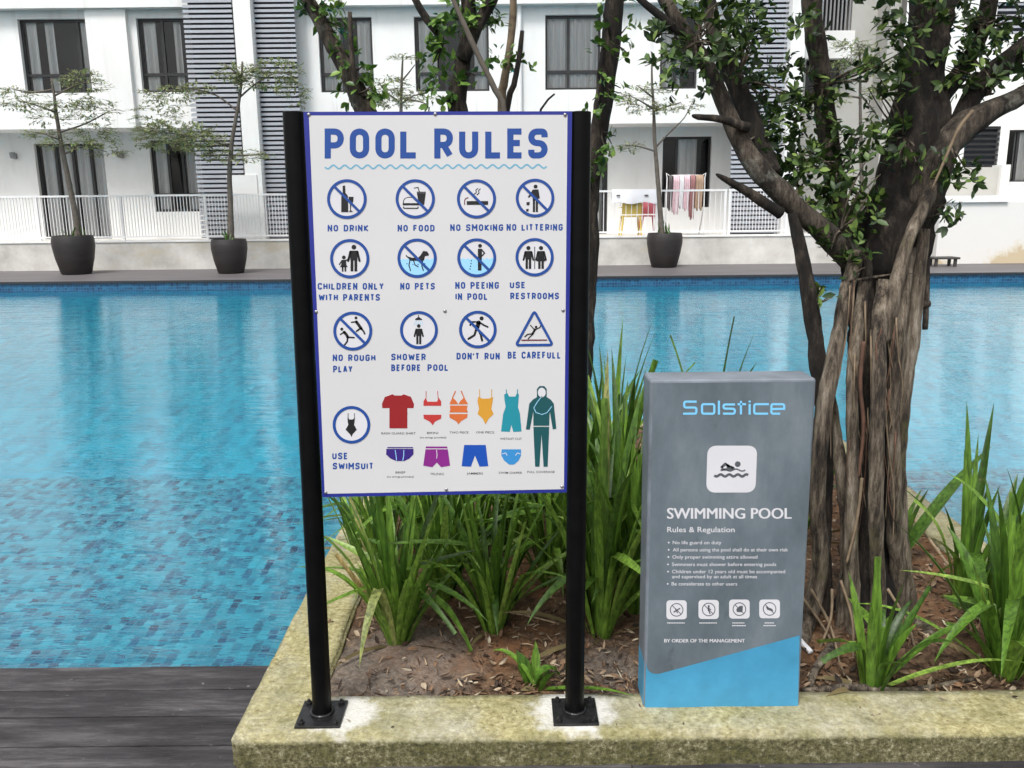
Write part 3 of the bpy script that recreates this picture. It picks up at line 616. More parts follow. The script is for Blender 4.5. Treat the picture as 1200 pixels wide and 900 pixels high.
# ================================================================ PRINTING: shapes given in photo pixels, laid on a sign's face
class Ink:
    def __init__(s, y): s.mb = MB(); s.y = y
    def pt(s, x, y, layer):
        p = V(x, y, s.y); p.y -= 0.0004 + layer * 0.00025; return p
    def poly(s, pts, m, layer=0):
        s.mb.add([s.pt(x, y, layer) for x, y in pts], [tuple(range(len(pts)))], M[m]); return s
    def disc(s, cx, cy, r, m, layer=0, n=28, ry=None):
        ry = ry or r
        return s.poly([(cx + r * math.cos(2 * math.pi * i / n), cy + ry * math.sin(2 * math.pi * i / n)) for i in range(n)], m, layer)
    def stroke(s, pts, wd, m, layer=0, closed=False, taper=None):
        P = [Vector((x, y)) for x, y in pts]
        Q = [P[0]]
        for p in P[1:]:
            if (p - Q[-1]).length > 1e-5: Q.append(p)
        if closed and (Q[0] - Q[-1]).length < 1e-5: Q.pop()
        P = Q; n = len(P); L, Rr = [], []
        for i in range(n):
            a = P[i - 1] if (i > 0 or closed) else None; c = P[(i + 1) % n] if (i < n - 1 or closed) else None
            d1 = (P[i] - a).normalized() if a is not None else None; d2 = (c - P[i]).normalized() if c is not None else None
            d1 = d1 if d1 is not None else d2; d2 = d2 if d2 is not None else d1
            n1 = Vector((-d1.y, d1.x)); n2 = Vector((-d2.y, d2.x)); mm = n1 + n2
            mm = mm / max(0.35, mm.length_squared) * 2 if mm.length > 1e-4 else n1
            h = wd / 2 if taper is None else wd / 2 * (1 + (taper - 1) * i / (n - 1))
            L.append(P[i] + mm * h); Rr.append(P[i] - mm * h)
        vs = [s.pt(p.x, p.y, layer) for p in L + Rr]
        fs = [(i, (i + 1) % n, n + (i + 1) % n, n + i) for i in range(n if closed else n - 1)]
        s.mb.add(vs, fs, M[m]); return s
    def limb(s, pts, wd, m='print_black', layer=1, taper=None):
        s.stroke(pts, wd, m, layer, taper=taper); s.disc(*pts[0], wd / 2, m, layer, 10); s.disc(*pts[-1], wd / 2 * (taper or 1), m, layer, 10)
        return s
    def ring(s, cx, cy, r, wd, m, layer=0, n=56):
        return s.stroke([(cx + r * math.cos(2 * math.pi * i / n), cy + r * math.sin(2 * math.pi * i / n)) for i in range(n)], wd, m, layer, True)
    def build(s, name, parent, label=None):
        o = s.mb.build(name, parent)
        if label: o['label'] = label
        return o
def rounded(pts, rad, closed=False, n=6):
    """corners given as (x, y, r): r scales the rounding of that corner"""
    out = []; k = len(pts)
    for i, p in enumerate(pts):
        q = Vector(p[:2]); rr = rad * (p[2] if len(p) > 2 else 0)
        if rr < 1e-6 or (not closed and i in (0, k - 1)): out.append(tuple(q)); continue
        a, c = Vector(pts[i - 1][:2]), Vector(pts[(i + 1) % k][:2])
        r1 = min(rr, (a - q).length * 0.5, (c - q).length * 0.5)
        s_, e = q + (a - q).normalized() * r1, q + (c - q).normalized() * r1
        for j in range(n + 1):
            t = j / n; b_ = s_ * (1 - t) ** 2 + q * 2 * t * (1 - t) * 0.86 + (s_ + e) * 0.5 * 2 * t * (1 - t) * 0.14 + e * t * t; out.append(tuple(b_))
    return out
# capital letters as strokes in a 1 x 1 cell (y up); third value = corner rounding, closed paths marked
GL = {
 'A': [([(0, 0), (.42, 1), (.58, 1), (1, 0)], 0), ([(.2, .3), (.8, .3)], 0)],
 'B': [([(0, 0), (0, 1)], 0), ([(0, 1), (.9, 1, 1), (.9, .53, 1), (0, .53)], 0), ([(.5, .53), (1, .53, 1), (1, 0, 1), (0, 0)], 0)],
 'C': [([(1, .74), (1, 1, 1), (0, 1, 1), (0, 0, 1), (1, 0, 1), (1, .26)], 0)],
 'D': [([(0, 0), (0, 1), (1, 1, 1), (1, 0, 1)], 1)],
 'E': [([(1, 1), (0, 1), (0, 0), (1, 0)], 0), ([(0, .52), (.85, .52)], 0)],
 'F': [([(1, 1), (0, 1), (0, 0)], 0), ([(0, .5), (.85, .5)], 0)],
 'G': [([(1, .78), (1, 1, 1), (0, 1, 1), (0, 0, 1), (1, 0, 1), (1, .48), (.5, .48)], 0)],
 'H': [([(0, 0), (0, 1)], 0), ([(1, 0), (1, 1)], 0), ([(0, .5), (1, .5)], 0)],
 'I': [([(.5, 0), (.5, 1)], 0)],
 'K': [([(0, 0), (0, 1)], 0), ([(1, 1), (.12, .48), (1, 0)], 0)],
 'L': [([(0, 1), (0, 0), (1, 0)], 0)],
 'M': [([(0, 0), (0, 1), (.5, .35), (1, 1), (1, 0)], 0)],
 'N': [([(0, 0), (0, 1), (1, 0), (1, 1)], 0)],
 'O': [([(0, 0, 1), (0, 1, 1), (1, 1, 1), (1, 0, 1)], 1)],
 'P': [([(0, 0), (0, 1)], 0), ([(0, 1), (1, 1, 1), (1, .42, 1), (0, .42)], 0)],
 'R': [([(0, 0), (0, 1)], 0), ([(0, 1), (1, 1, 1), (1, .44, 1), (0, .44)], 0), ([(.5, .44), (1, 0)], 0)],
 'S': [([(1, .76), (1, 1, 1), (0, 1, 1), (0, .52, 1), (1, .52, 1), (1, 0, 1), (0, 0, 1), (0, .24)], 0)],
 'T': [([(0, 1), (1, 1)], 0), ([(.5, 1), (.5, 0)], 0)],
 'U': [([(0, 1), (0, 0, 1), (1, 0, 1), (1, 1)], 0)],
 'W': [([(0, 1), (.22, 0), (.5, .8), (.78, 0), (1, 1)], 0)],
 'Y': [([(0, 1), (.5, .45), (1, 1)], 0), ([(.5, .45), (.5, 0)], 0)],
 "'": [([(.5, 1), (.5, .7)], 0)],
}
WID = {'I': .22, "'": .22, 'M': 1.25, 'W': 1.45, ' ': .62, 'L': .92, 'E': .92, 'F': .92}
def caps(ink, text, x0, x1, y0, y1, wd, m, gap=0.26, layer=0):
    tot = sum(WID.get(c, 1) for c in text) + gap * (len(text) - 1); u = (x1 - x0) / tot; x = x0
    for c in text:
        w_ = WID.get(c, 1) * u; sub_ = 0
        for path, closed in GL.get(c, []):
            px = []
            for p in path:
                px.append((x + wd / 2 + p[0] * (w_ - wd) if c not in "I'" else x + w_ / 2, y1 - wd / 2 - p[1] * (y1 - y0 - wd), p[2] if len(p) > 2 else 0))
            runs = [px] if c not in 'NMWKAY' else [px[k:k + 2] for k in range(len(px) - 1)]      # acute joints: overlapping bars
            for r_ in runs:
                if len(runs) > 1 or c in 'ERPBFTHGA':
                    q = rounded(r_, (w_ - wd) * 0.5, closed)
                    if c in 'PRB' and len(r_) == 2 and abs(r_[0][0] - r_[1][0]) < 1e-6: q = [(q[0][0], q[0][1] + wd / 2), (q[1][0], q[1][1] - wd / 2)]
                    elif c in 'PRB' and len(q) > 2: q[0] = (q[0][0] - wd / 2, q[0][1]); q[-1] = (q[-1][0], q[-1][1])
                    if c in 'NMWKAY':                                                           # square ends reach the outer edge of the cell
                        a, e = Vector(q[0]), Vector(q[-1]); d = (e - a).normalized() * wd * (0.5 if abs((e - a).x) < 1e-3 else 0.12); q = [tuple(a - d), tuple(e + d)]
                    ink.stroke(q, wd, m, layer + sub_ * 0.12, closed)
                else: ink.stroke(rounded(r_, (w_ - wd) * 0.5, closed), wd, m, layer, closed)
                sub_ += 1
        x += w_ + gap * u
def letter(ink, text, x0, x1, base, cap, m, bold=0.0, layer=0):
    """lower case text with Blender's own built-in face, fitted between x0 and x1"""
    cu = bpy.data.curves.new('lettering', 'FONT'); cu.body = text; cu.size = 1; cu.offset = bold; cu.resolution_u = 3; cu.fill_mode = 'FRONT'
    o = bpy.data.objects.new('lettering', cu); C.objects.link(o); bpy.context.view_layer.update()
    me = bpy.data.meshes.new_from_object(o.evaluated_get(bpy.context.evaluated_depsgraph_get()))
    xs = [v.co.x for v in me.vertices]; a, c = min(xs), max(xs)
    ink.mb.add([ink.pt(x0 + (v.co.x - a) / (c - a) * (x1 - x0), base - v.co.y / 0.72 * cap, layer) for v in me.vertices], [tuple(p.vertices) for p in me.polygons], M[m])
    bpy.data.objects.remove(o); bpy.data.curves.remove(cu); bpy.data.meshes.remove(me)

# ================================================================ LARGE SIGN: two black posts and the printed board
YPOST, YB = 2.135, 2.112
sign = thing('pool_rules_sign', (-0.15, YPOST, KZ), 'tall white pool rules board with blue border held between two black posts', 'sign')
for (tp, bt) in (((344, 131), (378, 836)), ((680, 131), (673, 832))):
    A, Bt = V(*tp, YPOST), G(*bt, KZ)
    Bt = Vector((Bt.x, YPOST, KZ)); b = MB(); r = 0.0262
    prof = [(0, r), (1, r)]; vs = []
    seg = 28
    def ringpts(c, rr): return [(c.x + rr * math.cos(2 * math.pi * i / seg), c.y + rr * math.sin(2 * math.pi * i / seg), c.z) for i in range(seg)]
    rings = [ringpts(Bt, r), ringpts(Bt + (A - Bt) * 0.999, r), ringpts(A, r - 0.002)]
    vs = sum(rings, []); fs = [(j * seg + i, j * seg + (i + 1) % seg, (j + 1) * seg + (i + 1) % seg, (j + 1) * seg + i) for j in range(2) for i in range(seg)]
    fs.append(tuple(2 * seg + i for i in range(seg))); b.add(vs, fs, M['black_paint'])
    post = b.build('post', sign, True); e = post.modifiers.new('edge', 'EDGE_SPLIT'); e.split_angle = R(50)
    b = MB(); h = 0.062
    b.box(Bt.x - h, Bt.x + h, Bt.y - h - 0.006, Bt.y + h - 0.006, KZ - 0.001, KZ + 0.007, M['plate_steel']); pl = b.build('base_plate', post); bevel(pl, 0.0015)
    b = MB()                                                     # weld bead round the foot
    n = 30
    b.tube([((Bt.x + 0.029 * math.cos(2 * math.pi * i / n), Bt.y + 0.029 * math.sin(2 * math.pi * i / n), KZ + 0.009), 0.0048) for i in range(n + 1)], M['plate_steel'], 6, 0.3, 0.02, freq=90); b.build('weld', post, True)
    for sx in (-1, 1):
        for sy in (-1, 1):
            b = MB(); c = (Bt.x + sx * 0.046, Bt.y - 0.006 + sy * 0.046, KZ + 0.007)
            b.lathe([(0.0095, 0), (0.0095, 0.006), (0.006, 0.0065), (0.005, 0.0125), (0.001, 0.0135)], M['plate_steel'], 6, c); b.build('bolt', post)
# board plate: its corners follow the photo, real thickness behind
TL, TR, BR, BL = [V(*p, YB) for p in ((355.5, 131), (670.5, 130.3), (664.2, 577), (377.8, 582.6))]
b = MB(); th = Vector((0, 0.006, 0)); q = [TL, TR, BR, BL]; vs = q + [p + th for p in q]
b.add(vs, [(0, 1, 2, 3), (7, 6, 5, 4), (0, 4, 5, 1), (1, 5, 6, 2), (2, 6, 7, 3), (3, 7, 4, 0)], M['border_blue'])
board = b.build('board', sign)
ik = Ink(YB); ik.poly([(362, 135.4), (665, 134.6), (660.8, 573.2), (380.6, 578.6)], 'board_white'); ik.build('printed_face', board)
Z5 = lambda x, y: (340 + x * 0.3, 130 + y * 0.3)
Z6 = lambda x, y: (340 + x * 0.3, 350 + y * 0.3)
ik = Ink(YB)
for ch, a, c in (('P', 135, 210), ('O', 233, 309), ('O', 333, 409), ('L', 430, 503), ('R', 563, 636), ('U', 660, 735), ('L', 762, 832), ('E', 848, 916), ('S', 930, 1006)):
    (xa, ya), (xc, yc) = Z5(a, 68.5), Z5(c, 186)
    if ch == 'R': ik.build('title_word', board); ik = Ink(YB)
    caps(ik, ch, xa, xc, ya, yc, 7.3, 'print_blue', layer=1)
ik.build('title_word', board)
ik = Ink(YB); n = 240
ik.stroke([Z5(136 + 866 * i / n, 219 - 2.5 * i / n + 7.0 * math.sin(2 * math.pi * i / n * 19.5)) for i in range(n + 1)], 1.9, 'wave_teal', 1); ik.build('wave_line', board)
ik = Ink(YB)
for t, x0, x1, y0, y1 in (('NO DRINK', 384, 431.8, 263.5, 271.2), ('NO FOOD', 466, 509.3, 263.5, 271.2), ('NO SMOKING', 527.6, 589.6, 262.8, 270.6), ('NO LITTERING', 593.6, 659.4, 262.5, 270.3),
        ('CHILDREN ONLY', 372.3, 449.6, 331.5, 339.4), ('WITH PARENTS', 373.5, 445.2, 344.5, 352.4), ('NO PETS', 469, 509.6, 331.5, 339.3), ('NO PEEING', 533.5, 584.6, 330.4, 338.4), ('IN POOL', 534, 571.6, 343.6, 351.4),
        ('USE', 597.4, 615.6, 330.2, 337.8), ('RESTROOMS', 598, 655, 343, 350.6), ('NO ROUGH', 390, 440, 415.4, 423.1), ('PLAY', 390.4, 413, 428.5, 436.3), ('SHOWER', 458.5, 499, 414.4, 422.2), ('BEFORE', 458.5, 493, 427, 434.8), ('POOL', 501, 525.6, 426.8, 434.6),
        ("DON'T RUN", 535, 585.6, 413.4, 421.2), ('BE CAREFULL', 595, 657.2, 412, 420.2), ('USE', 389.4, 407.6, 530.4, 538.2), ('SWIMSUIT', 390, 437.6, 542.2, 550)):
    ik = Ink(YB); caps(ik, t, x0, x1, y0, y1, 1.75, 'print_blue', 0.30, 1); ik.build('caption', board)
ik = Ink(YB)
for t, x0, x1, base, cap in (('RASH GUARD SHIRT', 447, 487, 509, 2.6), ('BIKINI', 500.5, 513.5, 508.6, 2.6), ('(no strings provided)', 492, 523, 513.6, 2.2), ('TWO PIECE', 527, 549, 508, 2.6), ('ONE PIECE', 558, 579, 507.8, 2.6), ('WETSUIT CUT', 586, 611.5, 515.4, 2.6),
        ('BRIEF', 463.5, 475, 554.8, 2.6), ('(no strings provided)', 453.5, 485, 559.6, 2.2), ('TRUNKS', 504, 520, 556.6, 2.6), ('JAMMERS', 547, 566, 556, 2.6), ('SWIM DIAPER', 584.5, 612, 555.2, 2.6), ('FULL COVERAGE', 618, 650, 554.2, 2.6)):
    ik = Ink(YB); letter(ik, t, x0, x1, base, cap, 'print_black', 0.004, 1); ik.build('small_print', board)
RW, SLW = 3.4, 3.0
def picto(cx, cy, r, slash=True, water=False, label=None, draw=None):
    ik = Ink(YB); ik.disc(cx, cy, r - 1, 'print_white', 1, 40)
    if water:
        pts = [(cx + math.cos(a) * (r - 2.6), cy + math.sin(a) * (r - 2.6)) for a in [R(-4 + 188 * i / 30) for i in range(31)]]
        top = [(pts[-1][0] + (pts[0][0] - pts[-1][0]) * i / 24, cy + 1.2 + 1.1 * math.sin(i * 1.9)) for i in range(25)]
        ik.poly(pts + top[1:-1], 'print_lightblue', 2)
    if draw: draw(ik, cx, cy)
    ik.ring(cx, cy, r - RW / 2, RW, 'print_blue', 5)
    if slash: k = (r - RW / 2) * 0.707; ik.stroke([(cx - k, cy - k), (cx + k, cy + k)], SLW, 'print_blue', 6)
    return ik.build('pictogram', board, label)
BK = 'print_black'
def body(ik, cx, cy, s=1.0, skirt=False, arms=True):               # standing figure about 24 s pixels tall, feet at cy
    ik.disc(cx, cy - 22.2 * s, 2.2 * s, BK, 3, 16)
    ik.poly([(cx - 3.6 * s, cy - 19 * s), (cx + 3.6 * s, cy - 19 * s), (cx + 3.2 * s, cy - 10 * s), (cx - 3.2 * s, cy - 10 * s)], BK, 3)
    if skirt: ik.poly([(cx - 3 * s, cy - 13 * s), (cx + 3 * s, cy - 13 * s), (cx + 4.8 * s, cy - 8 * s), (cx - 4.8 * s, cy - 8 * s)], BK, 3)
    ik.stroke([(cx - 1.75 * s, cy - 10.2 * s), (cx - 1.75 * s, cy)], 2.6 * s, BK, 3); ik.stroke([(cx + 1.75 * s, cy - 10.2 * s), (cx + 1.75 * s, cy)], 2.6 * s, BK, 3)
    if arms:
        ik.limb([(cx - 3.2 * s, cy - 18 * s), (cx - 5.2 * s, cy - 9.6 * s)], 2 * s, BK, 3); ik.limb([(cx + 3.2 * s, cy - 18 * s), (cx + 5.2 * s, cy - 9.6 * s)], 2 * s, BK, 3)
def d_drink(ik, cx, cy):
    x, y = 404.2, 233
    ik.poly([(401.7, 217.5), (404.6, 217.5), (404.9, 226), (407.8, 229.5), (408.3, 248.6), (400, 248.6), (400, 230.5), (401.6, 226)], BK, 3)
    ik.poly([(408.6, 230.6), (414.5, 230.6), (413.8, 237), (411.6, 239), (411.4, 246.2), (414, 248.4), (408.9, 248.4), (410.4, 246.2), (410.2, 239), (409, 237)], BK, 3)
def d_food(ik, cx, cy):
    ik.poly(rounded([(472.5, 238.5), (473.5, 233, 1), (478, 231, 1), (486, 231.5, 1), (490.5, 236), (490.5, 238.5)], 3), 'print_white', 3)
    ik.stroke(rounded([(472.5, 238.5), (473.5, 233, 1), (478, 231, 1), (486, 231.5, 1), (490.5, 236), (490.5, 238.5)], 3, True), 0.9, BK, 4, True)
    ik.stroke([(472, 239.4), (491.5, 239.4)], 2, BK, 4); ik.stroke(rounded([(473, 242), (473, 244, 1), (490, 244, 1), (490, 242)], 2), 1.2, BK, 4)
    ik.poly([(488.6, 226.2), (499, 226.2), (497.2, 240), (490.8, 240)], BK, 3); ik.stroke([(488.6, 225.2), (499, 225.2)], 1.2, BK, 3)
    ik.stroke([(491.5, 225), (490, 219.6), (485, 220.4)], 1, BK, 3)
def d_smoke(ik, cx, cy):
    ik.poly([(547, 235.6), (572, 235.6), (572, 240), (547, 240)], BK, 3)
    ik.stroke(rounded([(544.5, 240), (544.5, 233, 1), (549, 231.5), ], 3), 1.1, 'darkred', 3)
    ik.stroke([(555, 228), (558.2, 225.6), (557.6, 222.8), (560.2, 220.6)], 1, BK, 3); ik.stroke([(558.6, 228.6), (561.4, 226.2), (560.8, 223.4), (563, 221)], 1, BK, 3)
def d_litter(ik, cx, cy):
    ik.disc(627.6, 218.6, 2.3, BK, 3, 16)
    ik.poly([(624.4, 222), (631, 222), (632.6, 232.5), (630.6, 233), (630.6, 235), (624.2, 235), (624.2, 227), (620, 232), (618.6, 230.8)], BK, 3)
    ik.stroke([(625.7, 234.5), (625.7, 248.4)], 2.6, BK, 3); ik.stroke([(629.1, 234.5), (629.1, 248.4)], 2.6, BK, 3)
    for x, y, r in ((618.8, 238.5, 2), (618, 246.2, 1.6)): ik.poly([(x - r, y - r * .7), (x + r, y - r), (x + r * .8, y + r), (x - r * .8, y + r)], BK, 3)
def d_parent(ik, cx, cy):
    body(ik, 414.8, 318, 1.28); ik.disc(403, 301.6, 2.2, BK, 3, 16)
    ik.poly([(400.6, 304.4), (405.4, 304.4), (406, 310), (407.6, 313), (398.4, 313), (400, 310)], BK, 3)
    ik.stroke([(401.6, 312), (401.6, 318.2)], 2, BK, 3); ik.stroke([(404.8, 312), (404.8, 318.2)], 2, BK, 3); ik.limb([(400.8, 305.4), (398, 309.8)], 1.5, BK, 3); ik.limb([(405, 305.6), (409, 303)], 1.5, BK, 3)
def d_pet(ik, cx, cy):
    ik.poly([(478, 300.5), (483, 302), (490, 302), (493, 299), (496, 294), (500.5, 294.5), (502.5, 297.5), (502.2, 299.5), (498, 300.2), (497, 305), (493, 307), (488, 305.5), (482, 305.8), (479, 303.5)], BK, 3)
    for x in (480.5, 495.5): ik.limb([(x, 304.5), (x - 1.2, 311), (x + 0.6, 317)], 1.3, BK, 3)
    ik.limb([(484.5, 305), (486.5, 310.5), (490, 312.5)], 1.2, BK, 3); ik.limb([(478.5, 302), (476, 299.4)], 1.2, BK, 3)
    for x in (477, 484, 490, 498): ik.disc(x, 309 + (x % 3), .7, 'print_blue', 3, 8)
def d_pee(ik, cx, cy):
    ik.disc(562.6, 288, 2.3, BK, 3, 16); ik.poly([(560, 291.5), (565, 291.5), (564.6, 301), (564.2, 317), (560, 317), (560, 301)], BK, 3)
    ik.limb([(564.4, 292.4), (567.8, 296.6), (563.8, 300.6)], 1.5, BK, 3)
    for k in range(4): ik.disc(552.4 - k * 0.5, 305.5 + k * 3.2, .8, BK, 3, 8)
def d_rest(ik, cx, cy):
    body(ik, 619.2, 315, 1.1); body(ik, 634, 315, 1.1, True); ik.stroke([(626.6, 289), (626.6, 315)], 0.9, BK, 3)
def d_rough(ik, cx, cy):
    ik.disc(417.3, 372.4, 1.7, BK, 3, 14); ik.limb([(417.6, 377), (420.2, 380.5), (423.4, 385)], 3.4, BK, 3); ik.limb([(423.4, 385), (426, 388), (427.4, 391)], 2, BK, 3); ik.limb([(422, 385), (418, 388)], 2, BK, 3); ik.limb([(417.4, 377), (412, 377.6)], 1.6, BK, 3)
    ik.disc(400.6, 385.6, 1.8, BK, 3, 14); ik.limb([(403.4, 389), (406, 392), (407.6, 395)], 3.4, BK, 3); ik.limb([(407.6, 395), (415, 395.6)], 1.8, BK, 3); ik.limb([(407.4, 396), (407, 400), (404, 404)], 1.9, BK, 3); ik.limb([(403, 389.4), (399, 391.8)], 1.5, BK, 3)
def d_shower(ik, cx, cy):
    ik.poly([(486.6, 373.8), (490.6, 371), (494.6, 373.8), (494.6, 375), (486.6, 375)], BK, 3); ik.stroke([(490.6, 369), (490.6, 372)], 1, BK, 3)
    for k in range(-2, 3): ik.stroke([(490.6 + k * 1.8, 376), (490.6 + k * 2.6, 381)], .45, 'print_lightblue', 3)
    body(ik, 490.8, 403.2, .96)
def d_run(ik, cx, cy):
    ik.disc(564.4, 373, 2.4, BK, 3, 16); ik.limb([(561, 378), (559, 384)], 5, BK, 3); ik.limb([(562, 377.6), (567, 381), (571.6, 383)], 2, BK, 3); ik.limb([(559.5, 377), (552.5, 377.2), (551, 381)], 1.9, BK, 3)
    ik.limb([(558, 386), (556, 392.6), (549, 397)], 2.6, BK, 3); ik.limb([(560.5, 386), (563.4, 392), (565, 399)], 2.6, BK, 3)
def d_suit(ik, cx, cy, m=BK):
    ik.poly([(407.2, 489), (409.6, 491.4), (413.6, 491.4), (416, 489), (415.6, 494), (415, 497.6), (418.2, 503.4), (413.4, 508.6), (412, 512), (410.2, 508.6), (405, 503.4), (408.2, 497.6), (407.6, 494)], m, 3)
    ik.stroke([(408, 490), (408, 484)], .7, m, 3); ik.stroke([(415.4, 490), (415.4, 484)], .7, m, 3)
picto(406.6, 233.2, 23.2, True, False, 'no drink pictogram with a bottle and a glass', d_drink)
picto(486.7, 233, 23, True, False, 'no food pictogram with a burger and a cup', d_food)
picto(558.4, 233, 22.9, True, False, 'no smoking pictogram with a cigarette', d_smoke)
picto(627, 232, 22.6, True, False, 'no littering pictogram with a standing figure', d_litter)
picto(410, 303, 23, False, False, 'children only with parents pictogram', d_parent)
picto(488.8, 302.5, 23, True, True, 'no pets pictogram with a swimming dog', d_pet)
picto(558.7, 302, 22.8, True, True, 'no peeing in pool pictogram', d_pee)
picto(626.5, 301.3, 22.4, False, False, 'use restrooms pictogram with two figures', d_rest)
picto(413.5, 387.8, 22.8, True, False, 'no rough play pictogram with two figures', d_rough)
picto(491, 386.6, 22.2, False, False, 'shower before pool pictogram', d_shower)
picto(560, 386, 22, True, False, 'do not run pictogram with a running figure', d_run)
picto(412, 497.6, 22, False, False, 'use swimsuit pictogram', d_suit)
ik = Ink(YB); tri = [(626.2, 364.4, 1), (647.6, 404, 1), (604.6, 404.4, 1)]
ik.stroke(rounded(tri, 3.5, True), 3, 'print_blue', 5, True); ik.stroke([(611, 398.6), (641, 398.4)], 1.5, 'darkred', 3)
ik.disc(628.2, 383, 1.5, BK, 3, 12); ik.limb([(627, 386), (624, 391)], 2.6, BK, 3); ik.limb([(626, 386), (621.6, 381)], 1.2, BK, 3); ik.limb([(627.6, 386), (632.6, 383.6), (633.6, 381.4)], 1.2, BK, 3); ik.limb([(624, 391), (618.4, 391.6), (615, 394.4)], 1.4, BK, 3); ik.limb([(624.4, 391.6), (621, 394.6), (619, 397)], 1.4, BK, 3)
ik.build('pictogram', board, 'triangular be careful pictogram with a slipping figure')
def wear(shape, m, label, extra=None):
    ik = Ink(YB); [ik.poly([Z6(*p) for p in s_], m, 2) for s_ in shape]
    if extra: extra(ik)
    return ik.build('swimwear_picture', board, label)
def sl(ik, pts, wd, m, layer=3): ik.stroke([Z6(*p) for p in pts], wd, m, layer)
wear([[(400, 373), (408, 378), (435, 378), (443, 373), (472, 383), (484, 412), (482, 427), (458, 427), (458, 506), (388, 506), (388, 427), (360, 427), (359, 410), (370, 384)]], 'red', 'red short sleeved rash guard')
wear([[(521, 400), (530, 387), (536, 402), (574, 402), (580, 387), (590, 400), (590, 418), (521, 418)], [(521, 453), (591, 453), (590, 468), (566, 480), (557, 494), (546, 480), (522, 468)]], 'coral', 'red bikini picture',
     lambda k: (sl(k, [(531, 390), (531, 360)], .7, 'coral'), sl(k, [(578, 390), (576, 360)], .7, 'coral')))
wear([[(622, 412), (634, 385), (648, 398), (657, 412), (666, 398), (680, 385), (695, 412)], [(624, 417), (693, 417), (690, 432), (695, 444), (622, 444), (626, 432)], [(622, 450), (693, 450), (692, 464), (668, 478), (658, 490), (648, 478), (623, 464)]], 'orange', 'orange two piece swimsuit picture',
     lambda k: (sl(k, [(634, 388), (646, 360)], 1.2, 'orange'), sl(k, [(680, 388), (668, 360)], 1.2, 'orange')))
wear([[(734, 384), (742, 386), (752, 390), (776, 390), (786, 386), (793, 384), (791, 402), (786, 430), (795, 450), (776, 468), (763, 490), (752, 468), (732, 450), (738, 430), (732, 402)]], 'yellow', 'yellow one piece swimsuit picture',
     lambda k: (sl(k, [(740, 388), (740, 354)], .8, 'yellow'), sl(k, [(787, 388), (787, 354)], .8, 'yellow')))
wear([[(836, 374), (848, 368), (856, 382), (880, 382), (886, 368), (894, 374), (892, 400), (890, 422), (898, 450), (904, 518), (872, 520), (864, 492), (858, 520), (824, 518), (832, 450), (842, 422), (838, 400)]], 'teal', 'teal one piece swimsuit with short legs',
     lambda k: (sl(k, [(846, 374), (844, 354)], 1, 'teal'), sl(k, [(888, 374), (888, 354)], 1, 'teal')))
wear([[(948, 394), (964, 384), (964, 352), (974, 341), (992, 341), (1002, 352), (1002, 384), (1018, 394), (1030, 410), (1040, 508), (1026, 510), (1014, 440), (1012, 496), (950, 496), (950, 440), (936, 512), (921, 510), (934, 410)],
      [(950, 500), (1012, 500), (1006, 656), (990, 656), (982, 530), (974, 656), (957, 656)]], 'darkgreen', 'dark green full coverage swimsuit with hood',
     lambda k: (k.disc(*Z6(983, 366), 4.6, 'print_white', 4, 20, 5.6), sl(k, [(984, 380), (966, 402), (952, 426), (960, 444), (984, 452), (1004, 444), (1022, 420)], .8, 'print_lightblue', 4)))
wear([[(376, 586), (482, 586), (482, 608), (466, 624), (446, 634), (414, 634), (392, 624), (375, 608)]], 'violet', 'violet swim brief picture',
     lambda k: (sl(k, [(410, 590), (414, 612), (416, 632)], .8, 'print_lightblue'), sl(k, [(444, 590), (444, 612), (440, 632)], .8, 'print_lightblue'), sl(k, [(380, 581), (480, 581)], 1.2, 'violet')))
wear([[(529, 588), (616, 588), (625, 652), (590, 658), (573, 640), (556, 658), (520, 652)], [(530, 577), (614, 577), (614, 584), (530, 584)]], 'magenta', 'purple swim trunks picture', lambda k: (sl(k, [(572, 590), (574, 610), (572, 624)], .8, 'print_white')))
wear([[(680, 571), (764, 571), (774, 654), (740, 656), (722, 612), (706, 656), (670, 654)]], 'royal', 'blue swim jammers picture')
wear([[(826, 588), (902, 588), (902, 612), (893, 632), (874, 648), (856, 648), (836, 632), (825, 612)]], 'sky', 'light blue swim diaper picture', lambda k: (sl(k, [(828, 606), (842, 602), (848, 612)], .8, 'print_white'), sl(k, [(900, 606), (888, 602), (880, 612)], .8, 'print_white')))
for x, y in (Z5(73, 14), Z5(567, 12), Z5(1074, 15), Z6(102, 51), Z6(605, 48), Z6(1066, 45), Z6(139, 757), Z6(610, 745), Z6(1062, 734)):
    p = V(x, y, YB); b = MB(); seg = 12
    vs = [(p.x + r_ * math.cos(2 * math.pi * i / seg), p.y - d, p.z + r_ * math.sin(2 * math.pi * i / seg)) for r_, d in ((0.0042, 0.0005), (0.0042, 0.002), (0.0022, 0.0032)) for i in range(seg)]
    b.add(vs, [(j * seg + i, j * seg + (i + 1) % seg, (j + 1) * seg + (i + 1) % seg, (j + 1) * seg + i) for j in range(2) for i in range(seg)] + [tuple(2 * seg + i for i in range(seg))], M['screw']); b.build('screw', board, True)

